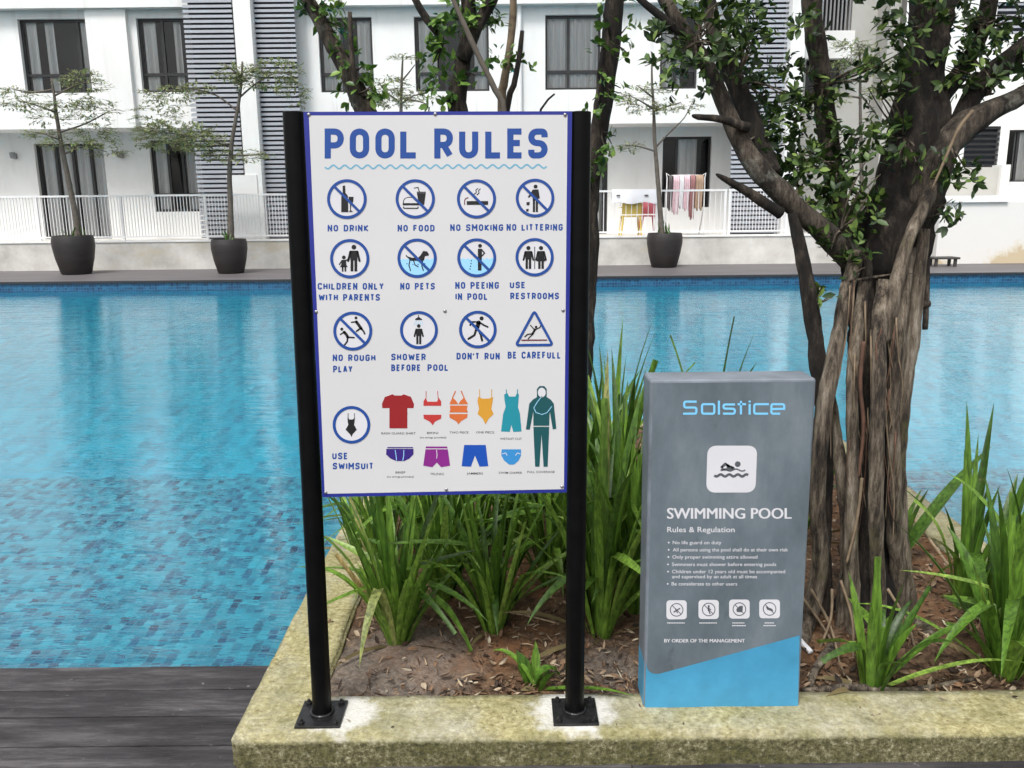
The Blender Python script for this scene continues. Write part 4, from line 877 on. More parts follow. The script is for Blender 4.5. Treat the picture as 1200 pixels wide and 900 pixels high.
# ================================================================ GREY KIOSK SIGN
YK = 2.152; KT = 0.106
k0, k1 = V(754, 831, YK).x, V(936, 831, YK).x; kt0, kt1 = V(761.5, 445, YK), V(957, 443.5, YK)
zt_k = (kt0.z + kt1.z) / 2
kio = thing('pool_information_sign', ((k0 + k1) / 2, YK + KT / 2, KZ), 'short grey and blue block sign with a white swimmer symbol on the kerb', 'sign')
b = MB(); vs = [(k0, YK, KZ - .002), (k1, YK, KZ - .002), (kt1.x, YK, zt_k), (kt0.x, YK, zt_k)]; vs += [(x, y + KT, z) for x, y, z in vs]
b.add(vs, [(0, 1, 2, 3), (7, 6, 5, 4), (0, 4, 5, 1), (1, 5, 6, 2), (2, 6, 7, 3), (3, 7, 4, 0)], M['kiosk_edge']); bd = b.build('block', kio); bevel(bd, 0.008, 3)
Z7 = lambda x, y: (740 + x * .2444, 420 + y * .2444)
Z8 = lambda x, y: (740 + x * .3, 580 + y * .3)
class Slab(Ink):
    pass
ik = Slab(YK); ik.poly([(765.5, 449), (953.4, 447.6), (935.4, 829), (757.4, 829.6)], 'kiosk_grey', 0); ik.build('grey_face', kio)
ik = Slab(YK); ik.poly([(757.2, 776)] + rounded([(757.4, 776), (758.5, 786, 1), (768, 790.5, 1), (778, 788)], 8)[1:] + [(936.9, 744.4), (934.9, 829.5), (755.6, 829.9)], 'kiosk_blue', 2)
fr_ = ik.build('blue_foot', kio)
b = MB(); zb = V(757, 777, YK).z; b.box(k0 - 0.0012, k0 + 0.002, YK + 0.006, YK + KT - 0.006, KZ + 0.004, zb, M['kiosk_blue']); b.build('blue_side', kio)
ik = Ink(YK)                                                       # the wide cyan name: letters as strokes
Z9 = lambda x, y: (780 + x * .15, 455 + y * .15)
def st(pts, closed=False, rad=14): ik.stroke([Z9(*p) for p in rounded(pts, rad, closed)], 2.5, 'kiosk_cyan', 1, closed)
st([(242, 104), (145, 104, 1), (145, 150, 1), (240, 150, 1), (240, 198, 1), (136, 198)])
st([(284, 124, 1), (380, 124, 1), (380, 198, 1), (284, 198, 1)], True)
st([(416, 96), (416, 205)])
st([(542, 126), (452, 126, 1), (452, 158, 1), (540, 160, 1), (540, 198, 1), (448, 198)])
st([(588, 98), (588, 204)]); st([(562, 124), (628, 124)])
st([(656, 122), (656, 205)]); st([(656, 96), (656, 110)])
st([(806, 124), (692, 124, 1), (692, 198, 1), (800, 198)])
st([(895, 198), (826, 198, 1), (826, 124, 1), (926, 124, 1), (926, 160), (830, 162)])
ik.build('name_lettering', kio)
ik = Ink(YK)
sq = [Z9(*p[:2]) + (1,) for p in ((327, 448), (716, 448), (701, 814), (316, 814))]
ik.poly(rounded(sq, 10, True), 'print_white', 1)
sw = lambda pts, wd, closed=False: ik.stroke([Z9(*p) for p in pts], wd, 'icon_grey', 2, closed)
ik.disc(*Z9(563, 592), 3.4, 'icon_grey', 2, 18)
ik.limb([Z9(438, 616), Z9(466, 590), Z9(500, 612), Z9(528, 622)], 3.2, 'icon_grey', 2)
ik.poly([Z9(*p) for p in ((470, 586), (520, 610), (548, 632), (500, 640), (430, 646), (428, 632), (478, 622))], 'icon_grey', 2)
sw([(430 + i * 6.4, 638 - 8 * math.sin(i * .42)) for i in range(31)], 1.6); sw([(380 + i * 6.6, 680 + 8 * math.sin(i * .62)) for i in range(41)], 3)
ik.build('swimmer_symbol', kio)
ik = Ink(YK); ZA = lambda x, y: (760 + x * .2111, 580 + y * .2111)
[letter(ik, 'SWIMMING POOL', ZA(104, 0)[0] + dx, ZA(792, 0)[0] + dx, ZA(0, 131)[1], 13.0, 'print_white', 0.0, 1 + .2 * q) for q, dx in enumerate((-.45, 0, .45))]
ik.build('heading_lettering', kio)
ik = Ink(YK); wl = 'print_white'
letter(ik, 'Rules & Regulation', *[ZA(a, 0)[0] for a in (104, 478)], ZA(0, 206)[1], 6.4, wl, 0.006, 1); ik.build('rule_line', kio)
for t, x0, x1, y in (('No life guard on duty', 134, 404, 273), ('All persons using the pool shall do at their own risk', 134, 774, 313), ('Only proper swimming attire allowed', 132, 604, 353), ('Swimmers must shower before entering pools', 130, 708, 394),
                     ('Children under 12 years old must be accompanied', 130, 758, 434), ('and supervised by an adult at all times', 130, 602, 462), ('Be considerate to other users', 128, 492, 502)):
    ik = Ink(YK); letter(ik, t, ZA(x0, 0)[0], ZA(x1, 0)[0], ZA(0, y)[1], 4.2, wl, 0.004, 1)
    if not t.startswith('and'): ik.disc(*ZA(x0 - 22, y - 9), 1.0, wl, 1, 10)
    ik.build('rule_line', kio)
ik = Ink(YK); [letter(ik, 'BY ORDER OF THE MANAGEMENT', ZA(88, 0)[0] + dx, ZA(534, 0)[0] + dx, ZA(0, 818)[1], 4.2, wl, 0.0, 1 + .2 * q) for q, dx in enumerate((-.15, .15))]; ik.build('rule_line', kio)
for n_, (x0, x1, y0, y1) in enumerate(((99, 212, 584, 690), (277, 390, 582, 688), (447, 561, 580, 686), (614, 729, 580, 684))):
    ik = Ink(YK); ik.poly(rounded([ZA(x0, y0) + (1,), ZA(x1, y0) + (1,), ZA(x1, y1) + (1,), ZA(x0, y1) + (1,)], 4, True), 'print_white', 1)
    cx, cy = ZA((x0 + x1) / 2, (y0 + y1) / 2); ik.ring(cx, cy, 7.4, 1.0, 'icon_grey', 2, 32); ik.stroke([(cx - 5, cy - 5), (cx + 5, cy + 5)], .9, 'icon_grey', 2)
    k = 'icon_grey'
    if n_ == 0: ik.limb([(cx - 3, cy + 2.4), (cx + 3.6, cy - 1.6)], 1.5, k, 3); ik.limb([(cx - 2, cy - 2), (cx + 1, cy + 3.4)], 1.1, k, 3)
    elif n_ == 1: ik.disc(cx, cy - 4, 1.2, k, 3, 10); ik.limb([(cx, cy - 2), (cx, cy + 1)], 2.2, k, 3); ik.limb([(cx, cy + 1), (cx + 1.6, cy + 5)], 1.2, k, 3); ik.limb([(cx, cy - 1), (cx + 2.6, cy)], 1, k, 3)
    elif n_ == 2: ik.poly([(cx, cy - 3.6), (cx + 4, cy - 4), (cx + 3.6, cy + 3.6), (cx - 3, cy + 3.2), (cx - 3.6, cy)], k, 3)
    else: ik.poly([(cx - 4.6, cy - 3), (cx - 1, cy - 1.8), (cx + 3, cy), (cx + 4.4, cy + 2.6), (cx + 1, cy + 2), (cx - 3, cy + .6)], k, 3)
    lw = [(104, 200)], [(282, 380)], [(465, 532), (463, 540)], [(645, 696), (638, 706)]
    for j, (a, c) in enumerate(lw[n_]):                            # caption too small to read: a broken white line
        x = ZA(a, 0)[0]; xe = ZA(c, 0)[0]; y = ZA(0, 710 + 15 * j)[1]
        while x < xe: ik.stroke([(x, y), (min(x + 1.5, xe), y)], 1.2, 'print_white', 1); x += 1.9
    ik.build('warning_symbol', kio)

# ================================================================ LEAF BUILDERS
def leaf(mb, p, d, n, L, W, m, curl=0.15):
    """one pointed leaf: base p, direction d, upper side n"""
    d = d.normalized(); s = d.cross(n)
    if s.length < 1e-4: s = d.orthogonal()
    s.normalize(); n = s.cross(d).normalized(); k = len(mb.v)
    vs = [p, p + d * L * 0.3 + s * W * 0.42 + n * W * 0.12, p + d * L * 0.65 + s * W * 0.46 + n * (W * 0.12 - curl * L * .25), p + d * L - n * curl * L * 0.7,
          p + d * L * 0.65 - s * W * 0.46 + n * (W * 0.12 - curl * L * .25), p + d * L * 0.3 - s * W * 0.42 + n * W * 0.12, p + d * L * 0.3, p + d * L * 0.65 - n * curl * L * .25]
    mb.add(vs, [(0, 1, 6), (0, 6, 5), (1, 2, 7, 6), (6, 7, 4, 5), (2, 3, 7), (7, 3, 4)], m)
def rv(): 
    while True:
        v = Vector((rng.uniform(-1, 1), rng.uniform(-1, 1), rng.uniform(-1, 1)))
        if 0.01 < v.length < 1: return v
def leaf_cloud(mb, c, rad, n, L, W, m, flat=1.0, up=0.5, whorl=True):
    i = 0
    while i < n:
        v = rv(); p = c + Vector((v.x * rad, v.y * rad, v.z * rad * flat))
        out = (v.normalized() * 0.7 + Vector((0, 0, up * rng.random())) + rv() * 0.5)
        if whorl and rng.random() < 0.6:                                # a rosette of leaves at a twig's end
            ax = (out.normalized() + Vector((0, 0, .3))).normalized(); a = ax.orthogonal().normalized(); b_ = ax.cross(a)
            for k in range(rng.randint(4, 7)):
                t = rng.random() * 6.28; d = (a * math.cos(t) + b_ * math.sin(t)) + ax * rng.uniform(0.1, 0.9)
                l = L * rng.uniform(0.65, 1.25); leaf(mb, p + ax * rng.uniform(-.3, .3) * L, d, ax, l, W * l / L, m, rng.uniform(0.05, 0.35)); i += 1
        else:
            l = L * rng.uniform(0.6, 1.2); leaf(mb, p, out, (Vector((0, 0, 1)) + rv() * 0.6), l, W * l / L, m, rng.uniform(0, 0.3)); i += 1
def blade(mb, base, az, tilt, L, W, droop, m, seg=11, cut=False, twist=0.0, fold=0.22, kink=0.0):
    """a strap leaf rising from base, tilted from the vertical and bending over"""
    p = Vector(base); vs = []; h = Vector((math.sin(az), math.cos(az), 0)); side0 = Vector((h.y, -h.x, 0)); a = tilt
    for i in range(seg + 1):
        t = i / seg
        ang = tilt + droop * t ** 2.2 + (kink if t > 0.58 else 0)
        d = h * math.sin(ang) + Vector((0, 0, math.cos(ang)))
        if i: p = p + d * (L / seg)
        w_ = W * min(1, 0.62 + 1.5 * t) * (1 if t < 0.55 else max(0.0 if not cut else 0.55, 1 - ((t - 0.55) / 0.45) ** 1.7))
        up = h * -math.cos(ang) + Vector((0, 0, math.sin(ang)))
        tw = twist * t; s = side0 * math.cos(tw) + up * math.sin(tw)
        vs += [p + s * w_ / 2 + up * w_ * fold, p, p - s * w_ / 2 + up * w_ * fold]
    fs = []
    for i in range(seg):
        k = i * 3; fs += [(k, k + 1, k + 4, k + 3), (k + 1, k + 2, k + 5, k + 4)]
    mb.add(vs, fs, m)
def strap_plant(px, py, n, L, spread, label, W=0.030, seed=0, name='spider_lily', y=None, extra=(), az_bias=None, group='strap leaved lilies in the planting bed', droop=0.75):
    rng.seed(seed); g = G(px, py, KZ - 0.005)
    if y: g = V(px, py, y)
    z = soil_h(g.x, g.y) if KX0 < g.x < KX1 else KZ
    base = Vector((g.x, g.y, z - 0.012)); t = thing(name, base, label, 'plant', group); mb = MB()
    for i in range(n):
        f = (i + 0.5) / n; az = i * 2.39996 + rng.uniform(-.5, .5); tl = spread * (0.12 + 0.88 * f ** 0.8) * rng.uniform(0.6, 1.15)
        l = L * rng.uniform(0.55, 1.1) * (1 - 0.15 * f); r_ = 0.012 + 0.022 * f
        b0 = base + Vector((math.sin(az) * r_, math.cos(az) * r_, 0))
        blade(mb, b0, az, tl, l, W * rng.uniform(0.7, 1.2), droop * rng.uniform(0.05, 1.0) * (0.35 + f) * (2.0 if rng.random() < 0.12 else 1), M['strap_leaf'], cut=rng.random() < 0.16, twist=rng.uniform(-.9, .9), kink=rng.choice((0, 0, 0, 0, 0, 0, 0, .5, 1.1, 1.5)))
    for az, tl, l, w_, dr, cut in extra: blade(mb, base, R(az), R(tl), l, w_, R(dr), M['strap_leaf'], cut=cut, twist=0.2)
    mb.build('leaves', t, True)
    db = MB()
    for i in range(rng.randint(2, 4)): blade(db, base, rng.uniform(0, 6.28), R(rng.uniform(55, 80)), L * rng.uniform(.3, .5), W * .45, R(rng.uniform(20, 60)), M['dry_leaf'], twist=1.2)
    db.build('withered_leaf', t, True)
    return t
strap_plant(466, 752, 58, 0.60, 0.46, 'full lily clump with blunt cut leaf nearest the left post of the large sign', 0.027, 1, extra=((-72, 34, .36, .030, 6, True), (-60, 24, .42, .03, 5, False), (60, 40, .5, .026, 40, False)))
strap_plant(578, 742, 36, 0.60, 0.46, 'lily clump under the middle of the large sign with one arching leaf', 0.025, 2, extra=((75, 30, .55, .026, 110, False), (70, 40, .6, .022, 60, False)))
strap_plant(520, 706, 34, 0.62, 0.5, 'darker lily clump half hidden between the two front clumps under the sign', 0.026, 3)
strap_plant(645, 690, 36, 0.66, 0.45, 'lily clump under the right half of the large sign behind the right post', 0.026, 4)
strap_plant(704, 748, 38, 0.80, 0.33, 'lily clump between the right post and the grey sign', 0.033, 5, extra=((75, 40, .45, .03, 70, False), (10, 6, .95, .034, 10, False), (40, 10, .9, .03, 20, False)))
strap_plant(728, 690, 36, 0.9, 0.3, 'tallest lily clump rising above the left edge of the grey sign', 0.034, 6)
strap_plant(690, 655, 28, 0.9, 0.35, 'tall lily clump behind the right post of the large sign', 0.032, 7)
strap_plant(600, 650, 30, 0.72, 0.45, 'lily clump at the back under the middle of the large sign', 0.03, 8)
strap_plant(450, 668, 26, 0.5, 0.5, 'small lily clump at the back beside the left kerb', 0.028, 9)
strap_plant(555, 668, 30, 0.70, 0.42, 'lily clump at the back seen between the two front clumps under the sign', 0.026, 18)
strap_plant(498, 655, 28, 0.66, 0.45, 'lily clump at the back left of the middle under the large sign', 0.026, 19)
strap_plant(655, 640, 28, 0.72, 0.42, 'lily clump farthest back just left of the right post', 0.026, 20)
strap_plant(530, 632, 30, 0.72, 0.5, 'lily clump at the back below the coloured swimwear pictures', 0.028, 21)
strap_plant(620, 622, 30, 0.74, 0.5, 'lily clump far back below the right half of the large sign', 0.028, 22)
strap_plant(716, 625, 34, 0.88, 0.36, 'lily clump filling the gap behind the post and the grey sign', 0.034, 23)
strap_plant(745, 720, 26, 0.86, 0.34, 'lily clump pressed against the left side of the grey sign', 0.034, 24)
strap_plant(420, 640, 20, 0.5, 0.5, 'low lily clump far back along the left kerb', 0.026, 25)
strap_plant(1160, 700, 16, 0.6, 0.4, 'lily clump behind the large one at the right edge', 0.036, 26)
strap_plant(828, 600, 20, 0.86, 0.35, 'lily clump behind the grey sign with only leaf tips showing above it', 0.03, 10)
strap_plant(930, 640, 14, 0.7, 0.4, 'lily clump between the grey sign and the fig tree trunk', 0.03, 11)
strap_plant(1022, 802, 12, 0.42, 0.42, 'small bright lily in front of the fig tree at the kerb', 0.036, 12, extra=((78, 48, .42, .03, 35, False), (70, 30, .36, .034, 5, True), (-10, 4, .42, .036, 0, True), (96, 62, .48, .024, 40, False)))
strap_plant(1178, 792, 30, 0.62, 0.45, 'large lily clump at the right edge of the picture', 0.038, 13, extra=((-75, 50, .5, .02, 45, False), (-15, 12, .62, .034, 8, False)))
strap_plant(1128, 712, 12, 0.64, 0.26, 'lily clump with upright leaves beside the right kerb', 0.032, 14, extra=((-12, 5, .74, .032, 4, False), (40, 10, .74, .03, 5, False)))
strap_plant(1046, 668, 4, 0.4, 0.4, 'lily with one very broad leaning leaf right of the fig tree', 0.04, 15, extra=((72, 40, .62, .062, 10, False),))
strap_plant(1215, 740, 14, 0.66, 0.4, 'lily clump cut off by the right edge behind the large one', 0.034, 16)
strap_plant(628, 802, 4, 0.13, 0.7, 'tiny lily sprout with short leaves beside the kerb and right post', 0.036, 17, extra=((80, 5, .12, .042, 160, True), (-60, 30, .2, .02, 90, False), (110, 75, .3, .022, 20, False)))

# ---- litter on the soil, twigs
rng.seed(21); mb = MB()
for i in range(11000):
    x = rng.uniform(KX0 + KW + .01, KX1 - KW - .01); y = KY0 + 0.22 + (KY1 - KW - KY0 - .25) * rng.random() ** 1.8
    dens = 0.35 + 0.65 * (mnoise.noise(Vector((x * 2.2, y * 2.2, 5))) > -0.05)
    if x > 0.55: dens = 0.95
    if (x + 0.36) ** 2 + (y - 2.42) ** 2 < 0.05: dens *= 0.3
    if rng.random() > dens: continue
    a = rng.random() * 6.28; L = rng.uniform(0.008, 0.042)
    leaf(mb, Vector((x, y, soil_h(x, y) + rng.uniform(.002, .014))), Vector((math.cos(a), math.sin(a), rng.uniform(-.25, .35))), Vector((rng.uniform(-.7, .7), rng.uniform(-.7, .7), 1)), L, L * rng.choice((.08, .15, .3, .45)), M['litter'], rng.uniform(-.9, .9))
for i in range(90):                                             # crumbs and bits of leaf on the kerb
    x = rng.uniform(KX0 + .03, KX1 - .02); y = rng.uniform(KY0 + .03, KY0 + .19) if i < 70 else rng.uniform(KY0 + .2, 4.0)
    if i >= 70: x = KX0 + rng.uniform(.05, KW - .01)
    a = rng.random() * 6.28; L = rng.uniform(.004, .014) if i % 9 else rng.uniform(.018, .03)
    leaf(mb, Vector((x, y, KZ + .003)), Vector((math.cos(a), math.sin(a), rng.uniform(-.05, .2))), Vector((rng.uniform(-.4, .4), rng.uniform(-.4, .4), 1)), L, L * .4, M['litter'], rng.uniform(-.6, .3))
tag(mb.build('leaf_litter', None), kind='stuff')
def twig(pts, label, mat='twig_wood', name='twig', group=None, cat='twig', seg=7):
    b = MB(); b.tube(pts, M[mat], seg, 0.15, 0.03, freq=40); p0 = Vector(pts[0][0]); tag(b.build(name, None, True, base=p0), label, cat, group)
def gz(px, py, up=0.0):
    g = G(px, py, KZ); 
    return Vector((g.x, g.y, soil_h(g.x, g.y) + up))
twig([(gz(553, 766, .008), .005), (gz(535, 742, .02), .0045), (gz(517, 716, .03), .0035)], 'pale dry stick lying on the soil below the middle of the large sign')
twig([(gz(940, 808, .014), .011), (gz(1000, 806, .014), .012), (gz(1060, 803, .014), .010), (gz(1140, 797, .012), .006)], 'long greenish fallen branch lying along the front kerb right of the grey sign', 'bark', 'fallen_branch', cat='branch')
twig([(gz(1110, 676, .05), .006), (gz(1080, 652, .10), .006), (gz(1056, 636, .15), .006)], 'thin grey stick leaning against the right kerb', 'twig_wood')
twig([(gz(950, 768, .012), .009), (gz(930, 752, .02), .009)], 'short white plastic pipe end beside the grey sign', 'cloth_white', 'pipe', cat='pipe', seg=12)
twig([(gz(655, 737, .012), .003), (gz(600, 727, .018), .003), (gz(545, 731, .012), .002)], 'thin green brown stalk lying across the soil behind the right post')
rng.seed(33)
for i, (x, y) in enumerate(((440, 720), (500, 780), (610, 760), (560, 790), (980, 770), (1080, 770), (1110, 740), (1000, 740))):
    a = rng.random() * 6.28; g = gz(x, y, .006); e = Vector((math.cos(a), math.sin(a) * .6, .08)) * rng.uniform(.04, .09)
    twig([(g, .0028), (g + e * .5 + Vector((0, 0, .004)), .0024), (g + e, .0012)], 'small dry twig scattered on the soil of the bed', group='small twigs on the soil')
mb = MB(); p = G(722, 893, 0.004); leaf(mb, Vector((p.x, p.y, .004)), Vector((1, .2, .05)), Vector((0, .2, 1)), .045, .025, M['shrub_leaf'], -.1)
yl = pm('yellow_leaf', (0.55, 0.42, 0.04, 1), 0.5, 0.1); mb.mats[0] = yl
tag(mb.build('fallen_leaf', None, base=(p.x, p.y, 0.0)), 'single yellow leaf on the deck at the foot of the front kerb', 'leaf')

# ================================================================ FIG TREE ON THE RIGHT
def T(px, py, y, r): return (V(px, py, y), pxsize(r * (0.76 if py < 260 else 0.76 + 0.24 * min(1, (py - 260) / 90)), y))
def TB(px, py, r, dz=-0.03):
    g = G(px, py, KZ); return (Vector((g.x, g.y, g.z + dz)), pxsize(r, g.y))
rng.seed(41)
pb = G(1015, 722, KZ)
fig = thing('fig_tree', (pb.x, pb.y, KZ), 'gnarled fig tree with many fused stems and hanging roots right of the grey sign', 'tree')
D = pb.y                                                       # about 2.75
bk, dk = M['bark'], M['bark_dark']
tr = MB()
# fused core, coloured near black as gap shade, and its upward fork
tr.tube([TB(1018, 728, 36), T(1020, 640, D + .08, 28), T(1022, 520, D + .1, 26), T(1024, 420, D + .12, 28), T(1030, 340, D + .13, 36), T(1036, 300, D + .12, 44), T(1044, 265, D + .12, 44), T(1056, 240, D + .13, 36)], M['bark_core_shaded'], 40, 0.32, 0.025, freq=9, ridge=0.3)
tr.tube([T(1040, 320, D + .1, 34), T(1048, 270, D + .1, 48), T(1066, 220, D + .12, 44), T(1076, 170, D + .13, 38), T(1078, 113, D + .15, 29), T(1086, 50, D + .2, 29), T(1094, -20, D + .25, 26), T(1098, -160, D + .35, 18), T(1085, -330, D + .5, 10)], dk, 40, 0.30, 0.025, freq=9, ridge=0.28)
tr.tube([T(1052, 310, D + .06, 16), T(1074, 250, D + .05, 24), T(1094, 200, D + .06, 25), T(1118, 160, D + .07, 21), T(1155, 132, D + .07, 16), T(1205, 108, D + .1, 12), T(1290, 50, D + .2, 11), T(1400, -60, D + .3, 6)], M['bark_limb'], 28, 0.22, 0.025, freq=11, ridge=0.16)
tr.tube([T(1120, 158, D + .1, 14), T(1146, 104, D + .12, 14), T(1200, 58, D + .15, 17), T(1260, 10, D + .2, 14), T(1330, -120, D + .3, 8)], dk, 12, 0.22, 0.03, freq=10)
tr.tube([T(1092, 130, D + .15, 13), T(1140, 60, D + .22, 12), T(1160, 0, D + .25, 11), T(1175, -120, D + .3, 7)], dk, 10, 0.25, 0.03)
# long branch going up to the left
tr.tube([T(1000, 305, D + .05, 18), T(968, 274, D + .02, 16), T(930, 240, D, 15), T(893, 203, D - .02, 16), T(868, 168, D, 15), T(852, 130, D + .02, 11), T(836, 92, D + .02, 10), T(815, 55, D + .02, 11), T(790, 18, D + .03, 9), T(768, -25, D + .05, 8), T(735, -150, D + .1, 7)], M['bark_limb'], 14, 0.2, 0.03, freq=11)
tr.tube([T(905, 205, D + .05, 13), T(880, 150, D + .12, 17), T(862, 95, D + .15, 14), T(838, 40, D + .18, 11), T(830, -40, D + .25, 9), T(845, -170, D + .3, 6)], dk, 12, 0.3, 0.03)
tr.tube([T(812, 50, D + .02, 6), T(778, 22, D, 6), T(745, -6, D, 5), T(700, -60, D, 4)], dk, 8, 0.25, 0.03)
# second stem, left of the main one
tr.tube([T(1000, 300, D + .12, 16), T(986, 250, D + .15, 15), T(972, 170, D + .18, 14), T(962, 90, D + .2, 13), T(952, 10, D + .24, 14), T(946, -120, D + .3, 9), T(930, -260, D + .35, 6)], M['bark_limb'], 12, 0.25, 0.03)
# broken snags
tr.tube([T(876, 150, D - .03, 9), T(846, 140, D - .06, 7), T(818, 137, D - .08, 5), T(811, 135, D - .085, 1.5)], dk, 10, 0.25, 0.02)
tr.tube([T(915, 250, D - .03, 10), T(878, 226, D - .06, 7), T(848, 209, D - .08, 4), T(839, 204, D - .085, 1.2)], dk, 10, 0.2, 0.02)
tr.tube([T(1074, 320, D + .1, 9), T(1084, 296, D + .08, 7)], bk, 8, 0.2, 0.02)
tr.tube([T(1066, 360, D + .04, 8), T(1080, 357, D, 6), T(1088, 356, D, 5)], dk, 8, 0.2, 0.02); tr.tube([T(1087, 300, D + .02, 3), T(1086, 345, D, 3.6), T(1084, 386, D, 3.2)], dk, 8, 0.15, 0.02)
def stem(pts, mat=bk, n='stem', seg=12, rgh=0.2):
    b = MB(); b.tube(pts, mat, 18, rgh, 0.02, freq=14, ridge=0.2); return b.build(n, fig, True)
# fused stems that come down to the soil
stem([T(928, 250, D - .02, 7), T(940, 300, D - .03, 9), T(950, 360, D - .04, 9.5), T(959, 430, D - .05, 9), T(966, 500, D - .04, 9), T(968, 560, D - .03, 8), T(966, 640, D, 8), TB(970, 722, 9)], dk)
stem([T(1006, 296, D - .02, 9), T(992, 340, D - .06, 9), T(981, 400, D - .09, 8.5), T(970, 460, D - .11, 9), T(961, 520, D - .11, 9), T(958, 590, D - .10, 9), T(962, 650, D - .09, 10), T(955, 700, D - .08, 11), TB(938, 748, 10)], bk)
stem([T(1036, 330, D - .06, 9), T(1030, 395, D - .13, 9), T(1029, 470, D - .16, 8.5), T(1026, 560, D - .16, 8.5), T(1027, 640, D - .14, 8.5), TB(1031, 738, 10)], bk)
stem([T(1066, 290, D - .03, 8), T(1058, 340, D - .05, 9), T(1051, 413, D - .09, 8), T(1047, 489, D - .09, 7.5), T(1048, 565, D - .08, 8), T(1050, 640, D - .05, 9), TB(1062, 722, 10)], bk)
stem([T(1084, 268, D - .02, 8), T(1078, 310, D - .02, 8), T(1070, 376, D - .02, 9), T(1062, 444, D - .03, 8), T(1056, 510, D - .03, 8), T(1054, 580, D, 8), T(1060, 660, D, 8), TB(1072, 712, 9)], bk)
stem([T(1014, 330, D - .04, 8), T(1000, 432, D - .11, 7), T(999, 527, D - .13, 7), T(998, 640, D - .13, 8), TB(1000, 742, 10)], bk)
stem([T(972, 460, D, 6), T(980, 510, D - .03, 7), T(988, 560, D - .06, 7.5), T(994, 640, D - .06, 8), TB(985, 738, 9)], bk)
stem([T(1012, 300, D - .02, 9), T(1016, 380, D - .04, 7), T(1013, 470, D - .03, 6), T(1012, 560, D - .03, 6), T(1013, 640, D - .04, 6), TB(1016, 738, 9)], dk)
stem([T(1096, 210, D + .0, 10), T(1084, 240, D - .04, 10), T(1068, 275, D - .07, 9), T(1056, 310, D - .08, 8), T(1046, 352, D - .1, 8), T(1036, 400, D - .1, 7)], bk)
# roots that spread over the soil
stem([TB(958, 700, 9), TB(944, 745, 9, 0.0), TB(925, 772, 6, -.004), TB(905, 790, 4, -.01)], bk, 'root')
stem([TB(1062, 715, 9), TB(1080, 735, 8, 0.004), TB(1096, 752, 6, 0), TB(1120, 770, 4, -.01)], bk, 'root')
stem([TB(990, 735, 8), TB(975, 760, 7, 0.002), TB(955, 785, 5, 0), TB(950, 800, 4, -.012)], bk, 'root')
stem([TB(1030, 735, 8), TB(1040, 760, 6, 0), TB(1060, 780, 4, -.01)], bk, 'root')
# hanging thin roots
def root(pts, mat='root_pale'): b = MB(); b.tube(pts, M[mat], 6, 0.25, 0.02, freq=30); b.build('hanging_root', fig, True)
for k in range(30):
    x = 990 + rng.random() * 65; y0 = rng.uniform(330, 520); ln = rng.uniform(60, 200); d = D - rng.uniform(.10, .15); r = rng.uniform(0.45, 1.2); pts = [T(x, y0 - 20, D + .02, r)]; xx = x
    n = max(3, int(ln / 45))
    for i in range(n + 1):
        pts.append(T(xx, min(y0 + ln * i / n, 735), d, r * (1 - .5 * i / n))); xx += rng.uniform(-9, 9)
    root(pts, rng.choice(['root_pale', 'root_red', 'root_pale', 'root_red']))
root([T(1140, 130, D - .06, 3.2), T(1124, 150, D - .07, 2.6), T(1106, 190, D - .08, 2), T(1092, 222, D - .08, 1.6)]); root([T(1010, 560, D - .13, 2.2), T(1004, 610, D - .15, 2), T(992, 660, D - .16, 1.6)], 'root_pale')
root([T(1012, 400, D - .13, 2.8), T(1008, 450, D - .14, 2.6), T(1012, 500, D - .14, 2.4), T(1006, 560, D - .14, 1.8)], 'root_red')
for a in ((975, 690, 960, 760), (985, 680, 1000, 770), (950, 690, 985, 780), (940, 700, 990, 790), (1040, 690, 1075, 770)):
    root([T(a[0], a[1], D - .13, 2), T((a[0] + a[2]) / 2 + 6, (a[1] + a[3]) / 2, D - .17, 1.8), TB(a[2], a[3], 1.5, -.005)], 'root_pale')
# twigs and foliage
tw = tr; fo = MB(); rng.seed(52)
CL0 = [(778, 40, 30, 60, 0), (800, 88, 34, 80, -.02), (838, 22, 36, 110, 0), (865, 60, 34, 110, .05), (822, 60, 30, 70, -.05), (792, 20, 24, 40, 0), (850, 95, 26, 60, .1), (872, 110, 26, 60, .1), (905, 130, 30, 90, .05),
      (935, 150, 34, 120, .02), (895, 172, 28, 80, -.03), (925, 190, 30, 100, -.03), (955, 205, 34, 120, -.04), (985, 185, 32, 110, .02), (1005, 215, 30, 100, -.05), (975, 240, 30, 100, -.06), (945, 245, 24, 60, -.06), (1000, 258, 26, 80, -.08),
      (1028, 150, 30, 90, 0), (1035, 105, 26, 70, -.02), (1040, 70, 26, 70, 0), (1052, 30, 26, 60, 0), (1010, 92, 15, 22, -.05), (1050, 180, 20, 40, -.08), (1068, 195, 16, 26, -.1),
      (1118, 90, 34, 110, .1), (1150, 60, 36, 120, .15), (1175, 25, 36, 120, .2), (1120, 40, 30, 90, .2), (1160, 105, 26, 60, .1), (1105, 200, 20, 34, -.06), (1128, 214, 16, 26, -.08), (1098, 245, 20, 36, -.06), (1105, 262, 12, 16, -.06), (1100, 15, 26, 60, .1), (1195, 85, 20, 40, .1),
      (960, 300, 22, 46, -.08), (985, 300, 20, 40, -.1), (950, 350, 14, 18, -.08), (1000, 320, 18, 34, -.12), (940, 40, 22, 50, .1), (925, 85, 20, 36, .1), (970, 110, 20, 40, .05), (945, 120, 22, 50, .08), (1060, 330, 9, 9, -.1),
      (965, 355, 12, 12, -.1), (880, 30, 22, 36, .1), (760, 85, 12, 12, 0), (915, 215, 24, 60, -.03)]
CL = [(x + 6, y - 8, r, n, dy + (.13 if x < 1000 and 90 < y < 290 else .03)) for x, y, r, n, dy in CL0]
